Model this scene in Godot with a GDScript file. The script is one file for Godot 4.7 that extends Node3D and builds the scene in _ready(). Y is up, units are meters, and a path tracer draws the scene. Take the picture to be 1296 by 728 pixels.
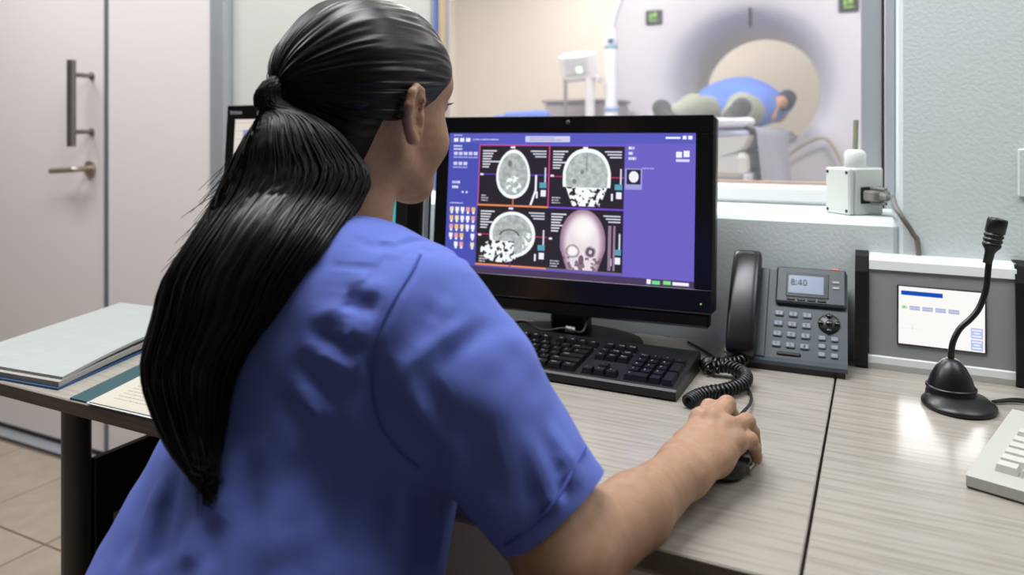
extends Node3D
# A control room beside a CT scanner. World: x along the window wall, z out of the wall towards the viewer, y up, metres.
const LENS := 936.0          # focal length in pixels of the 1296 x 728 frame
const HORIZON := 170.0       # eye level in that frame
const DESK_Y := 0.74
const WALL_Z := -1.38        # face of the plastered wall
const FRAME_Z := -1.66       # plane of window frame, panels and door
const SHIRT_SHAPE := [
	[-0.5,0.5,-0.442,-0.492,0.855,-0.6,0.185,0.15,0.01,0.309,-0,-0.9511,0.7,1],
	[-0.6347,0.925,-0.6664,-0.3717,0.9438,-0.5579,0.058,0.062,0.09,0,1,0,1,1],
	[-0.4635,0.895,-0.5807,-0.5205,0.895,-0.5993,0.12,0.12,0.08,0.309,-0,-0.9511,0.7,1],
	[-0.5351,0.954,-0.6492,-0.492,0.915,-0.6,0.05,0.085,0.06,0,1,0,1,1],
	[-0.3717,0.9438,-0.5579,-0.3254,0.8995,-0.5586,0.064,0.066,0.03,0,1,0,1,1],
	[-0.3254,0.8995,-0.5586,-0.2414,0.8031,-0.5701,0.066,0.053,0.02,0,1,0,1,1],
	[-0.6047,0.875,-0.6364,-0.5809,0.6788,-0.4933,0.07,0.1,0.05,0,1,0,1,1],
	[-0.5351,0.929,-0.6542,-0.5215,1.089,-0.6661,0.056,0.056,0.006,0,1,0,1,-1]]
const SHIRT_FOLDS := [
	[-0.0036,0.0038,-0.3561,1.0175,-0.5469,-0.3507,1.0055,-0.5216,-0.3535,0.9891,-0.5016,-0.3575,0.9719,-0.4897,-0.3598,0.9553,-0.4834,-0.3614,0.937,-0.4803,-0.3623,0.9181,-0.4795,-0.3597,0.8991,-0.4812,-0.3544,0.8831,-0.4844,-0.3442,0.8669,-0.4905,-0.3309,0.8522,-0.4989,-0.3033,0.8442,-0.5046],
	[0.0026,0.007,-0.3453,1.0112,-0.539,-0.348,0.9858,-0.5015,-0.3548,0.9584,-0.486,-0.3551,0.9313,-0.4811],
	[0.003,0.011,-0.3533,1.0118,-0.5314,-0.3576,0.9857,-0.4974,-0.3664,0.9549,-0.4818,-0.3697,0.9238,-0.4779],
	[-0.013,0.013,-0.3545,0.9423,-0.4824,-0.3483,0.91,-0.4823,-0.3319,0.8817,-0.487,-0.3139,0.8572,-0.498],
	[-0.01,0.018,-0.3445,0.9008,-0.4834,-0.3244,0.8774,-0.4892,-0.2994,0.8524,-0.5017],
	[0.01,0.012,-0.346,0.9547,-0.4877,-0.338,0.9323,-0.4861,-0.3238,0.9065,-0.4859,-0.3072,0.8782,-0.492,-0.2894,0.8509,-0.5029],
	[-0.007,0.013,-0.3354,0.9413,-0.4888,-0.3127,0.9046,-0.488,-0.2907,0.8676,-0.499],
	[0.0062,0.0075,-0.2977,0.9677,-0.5384,-0.3071,0.9604,-0.5145,-0.318,0.9501,-0.4997,-0.3288,0.9375,-0.4901,-0.3386,0.9214,-0.4847],
	[-0.0058,0.009,-0.2882,0.9619,-0.569,-0.2945,0.957,-0.5246,-0.3073,0.946,-0.5039,-0.3186,0.9304,-0.4915],
	[-0.0035,0.012,-0.3226,0.9843,-0.5216,-0.3273,0.9699,-0.5049,-0.3314,0.9502,-0.4929],
	[0.003,0.008,-0.3176,0.9867,-0.5321,-0.3197,0.9711,-0.512,-0.3256,0.9524,-0.4966],
	[0.007,0.01,-0.4413,0.9698,-0.488,-0.4072,0.9663,-0.4843,-0.3801,0.9585,-0.481,-0.363,0.9491,-0.4814],
	[-0.007,0.011,-0.433,0.9571,-0.4827,-0.3989,0.9515,-0.4793,-0.3689,0.9389,-0.4788],
	[0.0062,0.01,-0.4442,0.9458,-0.4797,-0.4109,0.9389,-0.4769,-0.3843,0.9311,-0.4763,-0.3656,0.9204,-0.4786],
	[-0.0055,0.012,-0.4513,0.9291,-0.4761,-0.4146,0.9198,-0.4735,-0.3837,0.9097,-0.4755],
	[0.0068,0.011,-0.446,0.9217,-0.4742,-0.4227,0.9049,-0.4713,-0.4076,0.8913,-0.4711,-0.397,0.878,-0.4721],
	[-0.006,0.013,-0.4619,0.9083,-0.4732,-0.4361,0.8904,-0.4691,-0.4135,0.8712,-0.4685],
	[0.0038,0.01,-0.4024,0.993,-0.4988,-0.3768,0.9916,-0.4976,-0.3617,0.9968,-0.5053],
	[-0.0042,0.01,-0.4039,0.9799,-0.4903,-0.3761,0.9766,-0.4882,-0.3605,0.9799,-0.4928],
	[0.004,0.016,-0.3946,0.9085,-0.4741,-0.3806,0.8876,-0.4766,-0.3744,0.8588,-0.4798],
	[0.0075,0.012,-0.4919,0.8646,-0.4677,-0.4911,0.8385,-0.4566,-0.4848,0.8128,-0.4424,-0.4739,0.7894,-0.4292],
	[-0.006,0.014,-0.469,0.8602,-0.4633,-0.4654,0.8271,-0.4493,-0.4511,0.7935,-0.4322],
	[0.004,0.018,-0.4421,0.8416,-0.4573,-0.431,0.806,-0.4425,-0.4167,0.7785,-0.4327],
	[-0.008,0.009,-0.5678,0.8218,-0.4692,-0.5588,0.7943,-0.447,-0.5455,0.767,-0.4255,-0.5403,0.7542,-0.417],
	[0.007,0.01,-0.5874,0.814,-0.4699,-0.5756,0.7848,-0.4442,-0.5547,0.7509,-0.416],
	[0.006,0.011,-0.5158,0.8106,-0.4469,-0.5058,0.7818,-0.4287,-0.4994,0.7642,-0.4187],
	[-0.005,0.01,-0.4908,0.8062,-0.4396,-0.4787,0.7693,-0.4193],
	[-0.006,0.01,-0.6088,0.8024,-0.4698,-0.5938,0.7697,-0.4376,-0.5792,0.745,-0.4149],
	[-0.005,0.018,-0.4078,0.8451,-0.4657,-0.3894,0.8122,-0.4631,-0.3785,0.7774,-0.4538],
	[0.0045,0.016,-0.4222,0.8496,-0.4632,-0.4032,0.8125,-0.4558,-0.3945,0.7788,-0.4433],
	[-0.008,0.016,-0.3665,0.8588,-0.4839,-0.3618,0.8143,-0.4861,-0.3582,0.7725,-0.473],
	[0.007,0.013,-0.3515,0.8443,-0.4955,-0.349,0.8039,-0.5008,-0.3467,0.766,-0.4909],
	[-0.007,0.011,-0.3339,0.8358,-0.5092,-0.3394,0.7889,-0.5235,-0.3387,0.755,-0.5154],
	[0.005,0.008,-0.3246,0.8302,-0.515,-0.3377,0.7811,-0.5407,-0.338,0.7454,-0.5338],
	[0.005,0.008,-0.2397,0.8896,-0.5498,-0.2289,0.8721,-0.5472,-0.2184,0.8538,-0.5446,-0.2103,0.8371,-0.5411],
	[-0.0048,0.008,-0.2445,0.8895,-0.5387,-0.2315,0.8672,-0.5373,-0.2209,0.8457,-0.5344,-0.2162,0.8287,-0.5295],
	[0.0042,0.009,-0.2512,0.8916,-0.5293,-0.2364,0.8611,-0.5268,-0.2248,0.8337,-0.5248,-0.2225,0.8184,-0.5224],
	[-0.0035,0.011,-0.2584,0.8879,-0.5186,-0.2434,0.8538,-0.5186,-0.2324,0.8182,-0.5179],
	[-0.003,0.016,-0.2784,0.9521,-0.5497,-0.2602,0.9264,-0.5452,-0.2429,0.8951,-0.5507],
	[0.004,0.022,-0.2834,0.9429,-0.5204,-0.2664,0.9032,-0.5151,-0.2536,0.8627,-0.5144,-0.2465,0.834,-0.5136],
	[-0.006,0.018,-0.2934,0.9169,-0.4975,-0.2803,0.8747,-0.5018,-0.2688,0.8243,-0.5103],
	[0.004,0.012,-0.2831,0.8485,-0.5044,-0.2703,0.8276,-0.5092,-0.2536,0.8075,-0.5144],
	[-0.0024,0.003,-0.2178,0.8598,-0.5784,-0.2164,0.8522,-0.5465,-0.2232,0.8367,-0.5272,-0.2347,0.8216,-0.5172,-0.2525,0.8051,-0.5149],
	[-0.002,0.0045,-0.436,1.0273,-0.5404,-0.3957,1.019,-0.5317,-0.356,1.0149,-0.5367],
	[0.0032,0.005,-0.2309,0.8685,-0.539,-0.223,0.8623,-0.5462,-0.2166,0.8568,-0.5537],
	[0.0032,0.005,-0.2256,0.8522,-0.5328,-0.2196,0.8483,-0.5378,-0.213,0.845,-0.5445],
	[0.0032,0.005,-0.2296,0.8405,-0.5237,-0.223,0.8357,-0.5269,-0.2176,0.8319,-0.5297]]
const ARM_SHAPE := [
	[-0.3717,0.9438,-0.5579,-0.2274,0.7764,-0.5569,0.045,0.038,0.02,0,1,0,1,1],
	[-0.2274,0.7764,-0.5569,-0.2001,0.7743,-0.6581,0.04,0.032,0.012,0,1,0,1,1],
	[-0.2001,0.7743,-0.6581,-0.1777,0.78,-0.7409,0.032,0.0245,0.012,0,1,0,1,1],
	[-0.1889,0.778,-0.7424,-0.18,0.796,-0.8397,0.0165,0.0105,0.012,0,1,0,1,1],
	[-0.1814,0.778,-0.7414,-0.1618,0.802,-0.8314,0.0165,0.0105,0.012,0,1,0,1,1],
	[-0.174,0.778,-0.7403,-0.1464,0.797,-0.8261,0.0165,0.0105,0.012,0,1,0,1,1],
	[-0.1666,0.778,-0.7393,-0.1372,0.787,-0.816,0.0165,0.0105,0.012,0,1,0,1,1],
	[-0.1854,0.775,-0.7722,-0.1582,0.774,-0.7936,0.02,0.02,0.015,0,1,0,0.8,1],
	[-0.18,0.799,-0.8397,-0.1757,0.802,-0.8703,0.0107,0.0091,0.006,0,1,0,1,1],
	[-0.1757,0.802,-0.8703,-0.1734,0.7864,-0.8869,0.0091,0.0082,0.003,0,1,0,1,1],
	[-0.1734,0.7864,-0.8869,-0.1722,0.7684,-0.8952,0.0082,0.0073,0.003,0,1,0,1,1],
	[-0.1618,0.805,-0.8314,-0.1575,0.806,-0.8783,0.011,0.0094,0.006,0,1,0,1,1],
	[-0.1575,0.806,-0.8783,-0.1552,0.7891,-0.8964,0.0094,0.0085,0.003,0,1,0,1,1],
	[-0.1552,0.7891,-0.8964,-0.1541,0.7696,-0.9054,0.0085,0.0076,0.003,0,1,0,1,1],
	[-0.1464,0.8,-0.8261,-0.1324,0.797,-0.8588,0.0105,0.0089,0.006,0,1,0,1,1],
	[-0.1324,0.797,-0.8588,-0.1286,0.7814,-0.8751,0.0089,0.008,0.003,0,1,0,1,1],
	[-0.1286,0.7814,-0.8751,-0.1266,0.7634,-0.8832,0.008,0.0071,0.003,0,1,0,1,1],
	[-0.1372,0.79,-0.816,-0.1261,0.785,-0.8395,0.0095,0.0079,0.006,0,1,0,1,1],
	[-0.1261,0.785,-0.8395,-0.1229,0.7727,-0.8523,0.0079,0.007,0.003,0,1,0,1,1],
	[-0.1229,0.7727,-0.8523,-0.1213,0.7584,-0.8586,0.007,0.0061,0.003,0,1,0,1,1],
	[-0.1919,0.774,-0.755,-0.1944,0.776,-0.8251,0.017,0.0125,0.014,0,1,0,1,1],
	[-0.1944,0.776,-0.8251,-0.1945,0.768,-0.8895,0.0125,0.0105,0.006,0,1,0,1,1],
	[-0.1945,0.768,-0.8895,-0.1923,0.762,-0.9378,0.0105,0.0085,0.004,0,1,0,1,1],
	[-0.18,0.8015,-0.8397,-0.18,0.8015,-0.8397,0.0095,0.0095,0.008,0,1,0,1,1],
	[-0.1618,0.8075,-0.8314,-0.1618,0.8075,-0.8314,0.0095,0.0095,0.008,0,1,0,1,1],
	[-0.1464,0.8025,-0.8261,-0.1464,0.8025,-0.8261,0.0095,0.0095,0.008,0,1,0,1,1],
	[-0.1372,0.7925,-0.816,-0.1372,0.7925,-0.816,0.0095,0.0095,0.008,0,1,0,1,1],
	[-0.1757,0.8032,-0.8703,-0.1757,0.8032,-0.8703,0.0097,0.0097,0.004,0,1,0,1,1],
	[-0.1575,0.8072,-0.8783,-0.1575,0.8072,-0.8783,0.01,0.01,0.004,0,1,0,1,1],
	[-0.1324,0.7982,-0.8588,-0.1324,0.7982,-0.8588,0.0095,0.0095,0.004,0,1,0,1,1],
	[-0.1261,0.7862,-0.8395,-0.1261,0.7862,-0.8395,0.0085,0.0085,0.004,0,1,0,1,1]]
const HEAD_SHAPE := [
	[-0.5307,1.189,-0.6706,-0.5213,1.191,-0.7054,0.0745,0.073,0.01,0,1,0,1,1],
	[-0.5312,1.169,-0.6687,-0.5338,1.119,-0.659,0.066,0.056,0.03,0,1,0,1,1],
	[-0.5299,1.189,-0.7429,-0.4952,1.189,-0.7336,0.042,0.042,0.03,0,1,0,1,1],
	[-0.5156,1.134,-0.7266,-0.5131,1.089,-0.7363,0.05,0.036,0.03,0,1,0,1,1],
	[-0.4805,1.093,-0.6841,-0.495,1.059,-0.7418,0.016,0.015,0.03,0,1,0,1,1],
	[-0.5674,1.093,-0.7074,-0.5259,1.059,-0.7501,0.016,0.015,0.03,0,1,0,1,1],
	[-0.5074,1.057,-0.7575,-0.5074,1.057,-0.7575,0.017,0.017,0.02,0,1,0,1,1],
	[-0.4781,1.111,-0.7352,-0.4781,1.111,-0.7352,0.028,0.028,0.025,0,1,0,1,1],
	[-0.5438,1.111,-0.7528,-0.5438,1.111,-0.7528,0.028,0.028,0.025,0,1,0,1,1],
	[-0.5032,1.154,-0.773,-0.4986,1.117,-0.7904,0.007,0.01,0.012,0,1,0,1,1],
	[-0.4927,1.175,-0.766,-0.4643,1.175,-0.7481,0.011,0.01,0.015,0,1,0,1,1],
	[-0.5159,1.175,-0.7722,-0.5493,1.175,-0.7709,0.011,0.01,0.015,0,1,0,1,1],
	[-0.4702,1.156,-0.7766,-0.4702,1.156,-0.7766,0.013,0.013,0.012,0,1,0,1,-1],
	[-0.5301,1.156,-0.7926,-0.5301,1.156,-0.7926,0.013,0.013,0.012,0,1,0,1,-1],
	[-0.4751,1.156,-0.7582,-0.4751,1.156,-0.7582,0.0125,0.0125,0.003,0,1,0,1,1],
	[-0.535,1.156,-0.7743,-0.535,1.156,-0.7743,0.0125,0.0125,0.003,0,1,0,1,1],
	[-0.5187,1.089,-0.7771,-0.4878,1.089,-0.7689,0.007,0.007,0.008,0,1,0,1,1],
	[-0.5151,1.081,-0.7751,-0.4919,1.081,-0.7689,0.007,0.007,0.006,0,1,0,1,1],
	[-0.5351,0.899,-0.6342,-0.5301,1.089,-0.6725,0.054,0.047,0.025,0,1,0,1,1],
	[-0.4478,1.153,-0.6629,-0.4511,1.123,-0.67,0.015,0.011,0.006,0.7013,0,0.7128,0.35,1],
	[-0.449,1.143,-0.6777,-0.4463,1.157,-0.6801,0.0035,0.004,0.003,0,1,0,1,1],
	[-0.4463,1.157,-0.6801,-0.444,1.167,-0.6733,0.004,0.0043,0.003,0,1,0,1,1],
	[-0.444,1.167,-0.6733,-0.442,1.17,-0.6614,0.0043,0.0046,0.003,0,1,0,1,1],
	[-0.442,1.17,-0.6614,-0.4398,1.164,-0.6504,0.0046,0.0048,0.003,0,1,0,1,1],
	[-0.4398,1.164,-0.6504,-0.4408,1.15,-0.6465,0.0048,0.0048,0.003,0,1,0,1,1],
	[-0.4408,1.15,-0.6465,-0.4449,1.135,-0.6507,0.0048,0.0048,0.003,0,1,0,1,1],
	[-0.4449,1.135,-0.6507,-0.4479,1.123,-0.6588,0.0048,0.0052,0.003,0,1,0,1,1],
	[-0.4479,1.123,-0.6588,-0.45,1.115,-0.6666,0.0052,0.0065,0.003,0,1,0,1,1],
	[-0.45,1.115,-0.6666,-0.4506,1.113,-0.6719,0.0065,0.0055,0.003,0,1,0,1,1],
	[-0.4371,1.151,-0.6642,-0.4419,1.131,-0.6696,0.0085,0.0065,0.004,0,1,0,1,-1],
	[-0.4476,1.141,-0.6794,-0.4471,1.131,-0.6772,0.004,0.004,0.004,0,1,0,1,1],
	[-0.6062,1.153,-0.7054,-0.5999,1.123,-0.7099,0.015,0.011,0.006,-0.9638,0,0.2667,0.35,1],
	[-0.5978,1.143,-0.7176,-0.5989,1.157,-0.721,0.0035,0.004,0.003,0,1,0,1,1],
	[-0.5989,1.157,-0.721,-0.6044,1.167,-0.7162,0.004,0.0043,0.003,0,1,0,1,1],
	[-0.6044,1.167,-0.7162,-0.612,1.17,-0.7069,0.0043,0.0046,0.003,0,1,0,1,1],
	[-0.612,1.17,-0.7069,-0.6195,1.164,-0.6985,0.0046,0.0048,0.003,0,1,0,1,1],
	[-0.6195,1.164,-0.6985,-0.6205,1.15,-0.6947,0.0048,0.0048,0.003,0,1,0,1,1],
	[-0.6205,1.15,-0.6947,-0.6149,1.135,-0.6963,0.0048,0.0048,0.003,0,1,0,1,1],
	[-0.6149,1.135,-0.6963,-0.6082,1.123,-0.7018,0.0048,0.0052,0.003,0,1,0,1,1],
	[-0.6082,1.123,-0.7018,-0.6026,1.115,-0.7075,0.0052,0.0065,0.003,0,1,0,1,1],
	[-0.6026,1.115,-0.7075,-0.5993,1.113,-0.7118,0.0065,0.0055,0.003,0,1,0,1,1],
	[-0.6149,1.151,-0.7118,-0.608,1.131,-0.7141,0.0085,0.0065,0.004,0,1,0,1,-1],
	[-0.5982,1.141,-0.7198,-0.5997,1.131,-0.7181,0.004,0.004,0.004,0,1,0,1,1]]
const TORSO_SHAPE := [
	[-0.5,0.56,-0.45,-0.492,0.835,-0.61,0.13,0.115,0.01,0.309,-0,-0.9511,0.65,1],
	[-0.6147,0.915,-0.6664,-0.3817,0.9388,-0.5579,0.043,0.043,0.05,0,1,0,1,1],
	[-0.5351,0.929,-0.6392,-0.492,0.865,-0.6,0.045,0.06,0.05,0,1,0,1,1],
	[-0.3717,0.9438,-0.5579,-0.2274,0.7764,-0.5569,0.045,0.038,0.02,0,1,0,1,1],
	[-0.6347,0.925,-0.6664,-0.6947,0.755,-0.8064,0.043,0.036,0.02,0,1,0,1,1],
	[-0.6947,0.755,-0.8064,-0.56,0.792,-0.93,0.036,0.0245,0.02,0,1,0,1,1]]
const SEAMS := [
	[-0.3563,1.0158,-0.5397,-0.3517,1.0056,-0.5207,-0.3522,0.9896,-0.4998,-0.3568,0.9722,-0.4887,-0.3600,0.9552,-0.4836,-0.3627,0.9363,-0.4820,-0.3646,0.9168,-0.4825,-0.3619,0.8977,-0.4840,-0.3564,0.8817,-0.4871,-0.3464,0.8652,-0.4937,-0.3326,0.8508,-0.5015],
	[-0.2174,0.8610,-0.5755,-0.2161,0.8591,-0.5577,-0.2160,0.8540,-0.5421,-0.2222,0.8386,-0.5233,-0.2354,0.8214,-0.5187,-0.2504,0.8075,-0.5147,-0.2622,0.7976,-0.5178]]
const HEM_POINT := Vector3(-0.2414,0.8031,-0.5701)
const HEM_AXIS := Vector3(0.6783,-0.7321,-0.0634)
const PONYTAIL := [
	[-0.5601,1.1645,-0.5840,-0.5337,1.1643,-0.5926],
	[-0.5688,1.1362,-0.5640,-0.5111,1.1361,-0.5860],
	[-0.5742,1.1120,-0.5502,-0.4800,1.1121,-0.5925],
	[-0.5821,1.0766,-0.5351,-0.4559,1.0768,-0.5944],
	[-0.5833,1.0429,-0.5167,-0.4586,1.0436,-0.5707],
	[-0.5844,1.0146,-0.4972,-0.4469,1.0202,-0.5229],
	[-0.5974,0.9789,-0.4796,-0.4590,0.9885,-0.4957],
	[-0.6010,0.9504,-0.4722,-0.4735,0.9615,-0.4852],
	[-0.6134,0.9121,-0.4716,-0.4978,0.9256,-0.4787],
	[-0.6076,0.8767,-0.4689,-0.5147,0.8891,-0.4759],
	[-0.5755,0.8417,-0.4603,-0.5107,0.8525,-0.4634],
	[-0.5396,0.8237,-0.4524,-0.5003,0.8324,-0.4507],
	[-0.5061,0.8143,-0.4434,-0.4945,0.8178,-0.4413]]
const MOUSE_LEAD := [Vector3(-0.147, 0.752, -0.918), Vector3(-0.155, 0.752, -0.955), Vector3(-0.161, 0.755, -0.988), Vector3(-0.159, 0.748, -1.06), Vector3(-0.168, 0.744, -1.12), Vector3(-0.195, 0.743, -1.18), Vector3(-0.255, 0.743, -1.28), Vector3(-0.31, 0.743, -1.345)]

var mats := {}
var counts := {}

# ---------------------------------------------------------------- geometry helpers
class Geo:
	var st := SurfaceTool.new()
	var xf := Transform3D()
	func _init() -> void:
		st.begin(Mesh.PRIMITIVE_TRIANGLES)
		st.set_smooth_group(-1)
	func smooth(on: bool) -> Geo:
		st.set_smooth_group(0 if on else -1)
		return self
	func tri(a: Vector3, b: Vector3, c: Vector3) -> void:
		st.add_vertex(xf * a)
		st.add_vertex(xf * c)
		st.add_vertex(xf * b)
	func quad(a: Vector3, b: Vector3, c: Vector3, d: Vector3) -> void:
		tri(a, b, c)
		tri(a, c, d)
	func box(c: Vector3, s: Vector3, bevel := 0.0) -> Geo:
		var h := s * 0.5
		var b := minf(bevel, minf(h.x, minf(h.y, h.z)) * 0.95)
		if b <= 0.0:
			var p := []
			for k in 8:
				p.append(c + Vector3(h.x if k & 1 else -h.x, h.y if k & 2 else -h.y, h.z if k & 4 else -h.z))
			quad(p[4], p[5], p[7], p[6])
			quad(p[1], p[0], p[2], p[3])
			quad(p[5], p[1], p[3], p[7])
			quad(p[0], p[4], p[6], p[2])
			quad(p[6], p[7], p[3], p[2])
			quad(p[0], p[1], p[5], p[4])
			return self
		for sx in [-1.0, 1.0]:
			for sy in [-1.0, 1.0]:
				for sz in [-1.0, 1.0]:
					var k := Vector3(sx, sy, sz)
					var px := c + k * Vector3(h.x, h.y - b, h.z - b)
					var py := c + k * Vector3(h.x - b, h.y, h.z - b)
					var pz := c + k * Vector3(h.x - b, h.y - b, h.z)
					if sx * sy * sz > 0:
						tri(px, py, pz)
					else:
						tri(px, pz, py)
		for a in 3:
			var u := (a + 1) % 3
			var v := (a + 2) % 3
			for s1 in [-1.0, 1.0]:
				var q := []
				for k in [[-1, -1], [1, -1], [1, 1], [-1, 1]]:
					var o := Vector3.ZERO
					o[a] = s1 * h[a]
					o[u] = k[0] * (h[u] - b)
					o[v] = k[1] * (h[v] - b)
					q.append(c + o)
				if s1 > 0:
					quad(q[0], q[1], q[2], q[3])
				else:
					quad(q[3], q[2], q[1], q[0])
				for s2 in [-1.0, 1.0]:
					var r := []
					for k in [[0, -1], [0, 1], [1, 1], [1, -1]]:
						var o := Vector3.ZERO
						o[a] = s1 * (h[a] - (b if k[0] else 0.0))
						o[u] = s2 * (h[u] - (0.0 if k[0] else b))
						o[v] = k[1] * (h[v] - b)
						r.append(c + o)
					if s1 * s2 > 0:
						quad(r[3], r[2], r[1], r[0])
					else:
						quad(r[0], r[1], r[2], r[3])
		return self
	# a slab with different top and bottom rectangles (key caps)
	func taper(c: Vector3, bot: Vector2, top: Vector2, h: float, shift := Vector2.ZERO) -> Geo:
		var p := []
		for k in [[-1, -1], [1, -1], [1, 1], [-1, 1]]:
			p.append(c + Vector3(k[0] * bot.x * 0.5, 0, k[1] * bot.y * 0.5))
		for k in [[-1, -1], [1, -1], [1, 1], [-1, 1]]:
			p.append(c + Vector3(k[0] * top.x * 0.5 + shift.x, h, k[1] * top.y * 0.5 + shift.y))
		quad(p[7], p[6], p[5], p[4])
		for k in 4:
			var n := (k + 1) % 4
			quad(p[k + 4], p[n + 4], p[n], p[k])
		return self
	func tube(path: PackedVector3Array, radii: Array, sides := 8, caps := true, flat := Vector3.ZERO, squash := 1.0) -> Geo:
		st.set_smooth_group(0)
		var n := path.size()
		var rings := []
		var side := Vector3.ZERO
		for i in n:
			var t := (path[mini(i + 1, n - 1)] - path[maxi(i - 1, 0)]).normalized()
			if side == Vector3.ZERO:
				side = t.cross(flat if flat != Vector3.ZERO else (Vector3.UP if absf(t.y) < 0.9 else Vector3.RIGHT)).normalized()
			side = (side - t * side.dot(t)).normalized()
			var up := side.cross(t)
			var r: float = radii[i] if radii.size() > 1 else radii[0]
			var ring := PackedVector3Array()
			for k in sides:
				var w := TAU * k / sides
				ring.append(path[i] + side * cos(w) * r + up * sin(w) * r * squash)
			rings.append(ring)
		for i in n - 1:
			for k in sides:
				var m := (k + 1) % sides
				quad(rings[i][m], rings[i][k], rings[i + 1][k], rings[i + 1][m])
		if caps:
			st.set_smooth_group(-1)
			for k in range(1, sides - 1):
				tri(rings[0][0], rings[0][k], rings[0][k + 1])
				tri(rings[n - 1][0], rings[n - 1][k + 1], rings[n - 1][k])
		return self
	func lathe(profile: Array, segs := 24, sx := 1.0, sz := 1.0) -> Geo:   # [radius, y] from bottom to top
		st.set_smooth_group(0)
		for i in profile.size() - 1:
			var a: Array = profile[i]
			var b: Array = profile[i + 1]
			for k in segs:
				var w0 := TAU * k / segs
				var w1 := TAU * (k + 1) / segs
				var c0 := Vector3(cos(w0) * sx, 0, sin(w0) * sz)
				var c1 := Vector3(cos(w1) * sx, 0, sin(w1) * sz)
				var p: Vector3 = c0 * a[0] + Vector3(0, a[1], 0)
				var q: Vector3 = c1 * a[0] + Vector3(0, a[1], 0)
				var r: Vector3 = c1 * b[0] + Vector3(0, b[1], 0)
				var s: Vector3 = c0 * b[0] + Vector3(0, b[1], 0)
				if a[0] > 0.0:
					tri(p, r, q)
				if b[0] > 0.0:
					tri(p, s, r)
		return self
	# polygon in x,y (counter-clockwise seen from +z) pushed from z0 to z1
	func prism(poly: PackedVector2Array, z0: float, z1: float) -> Geo:
		var ids := Geometry2D.triangulate_polygon(poly)
		for i in range(0, ids.size(), 3):
			var a := poly[ids[i]]
			var b := poly[ids[i + 1]]
			var c := poly[ids[i + 2]]
			if (b - a).cross(c - a) < 0:
				var t := b
				b = c
				c = t
			tri(Vector3(a.x, a.y, z1), Vector3(b.x, b.y, z1), Vector3(c.x, c.y, z1))
			tri(Vector3(a.x, a.y, z0), Vector3(c.x, c.y, z0), Vector3(b.x, b.y, z0))
		for i in poly.size():
			var a := poly[i]
			var b := poly[(i + 1) % poly.size()]
			quad(Vector3(a.x, a.y, z0), Vector3(b.x, b.y, z0), Vector3(b.x, b.y, z1), Vector3(a.x, a.y, z1))
		return self
	func mesh() -> ArrayMesh:
		st.generate_normals()
		return st.commit()

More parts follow.
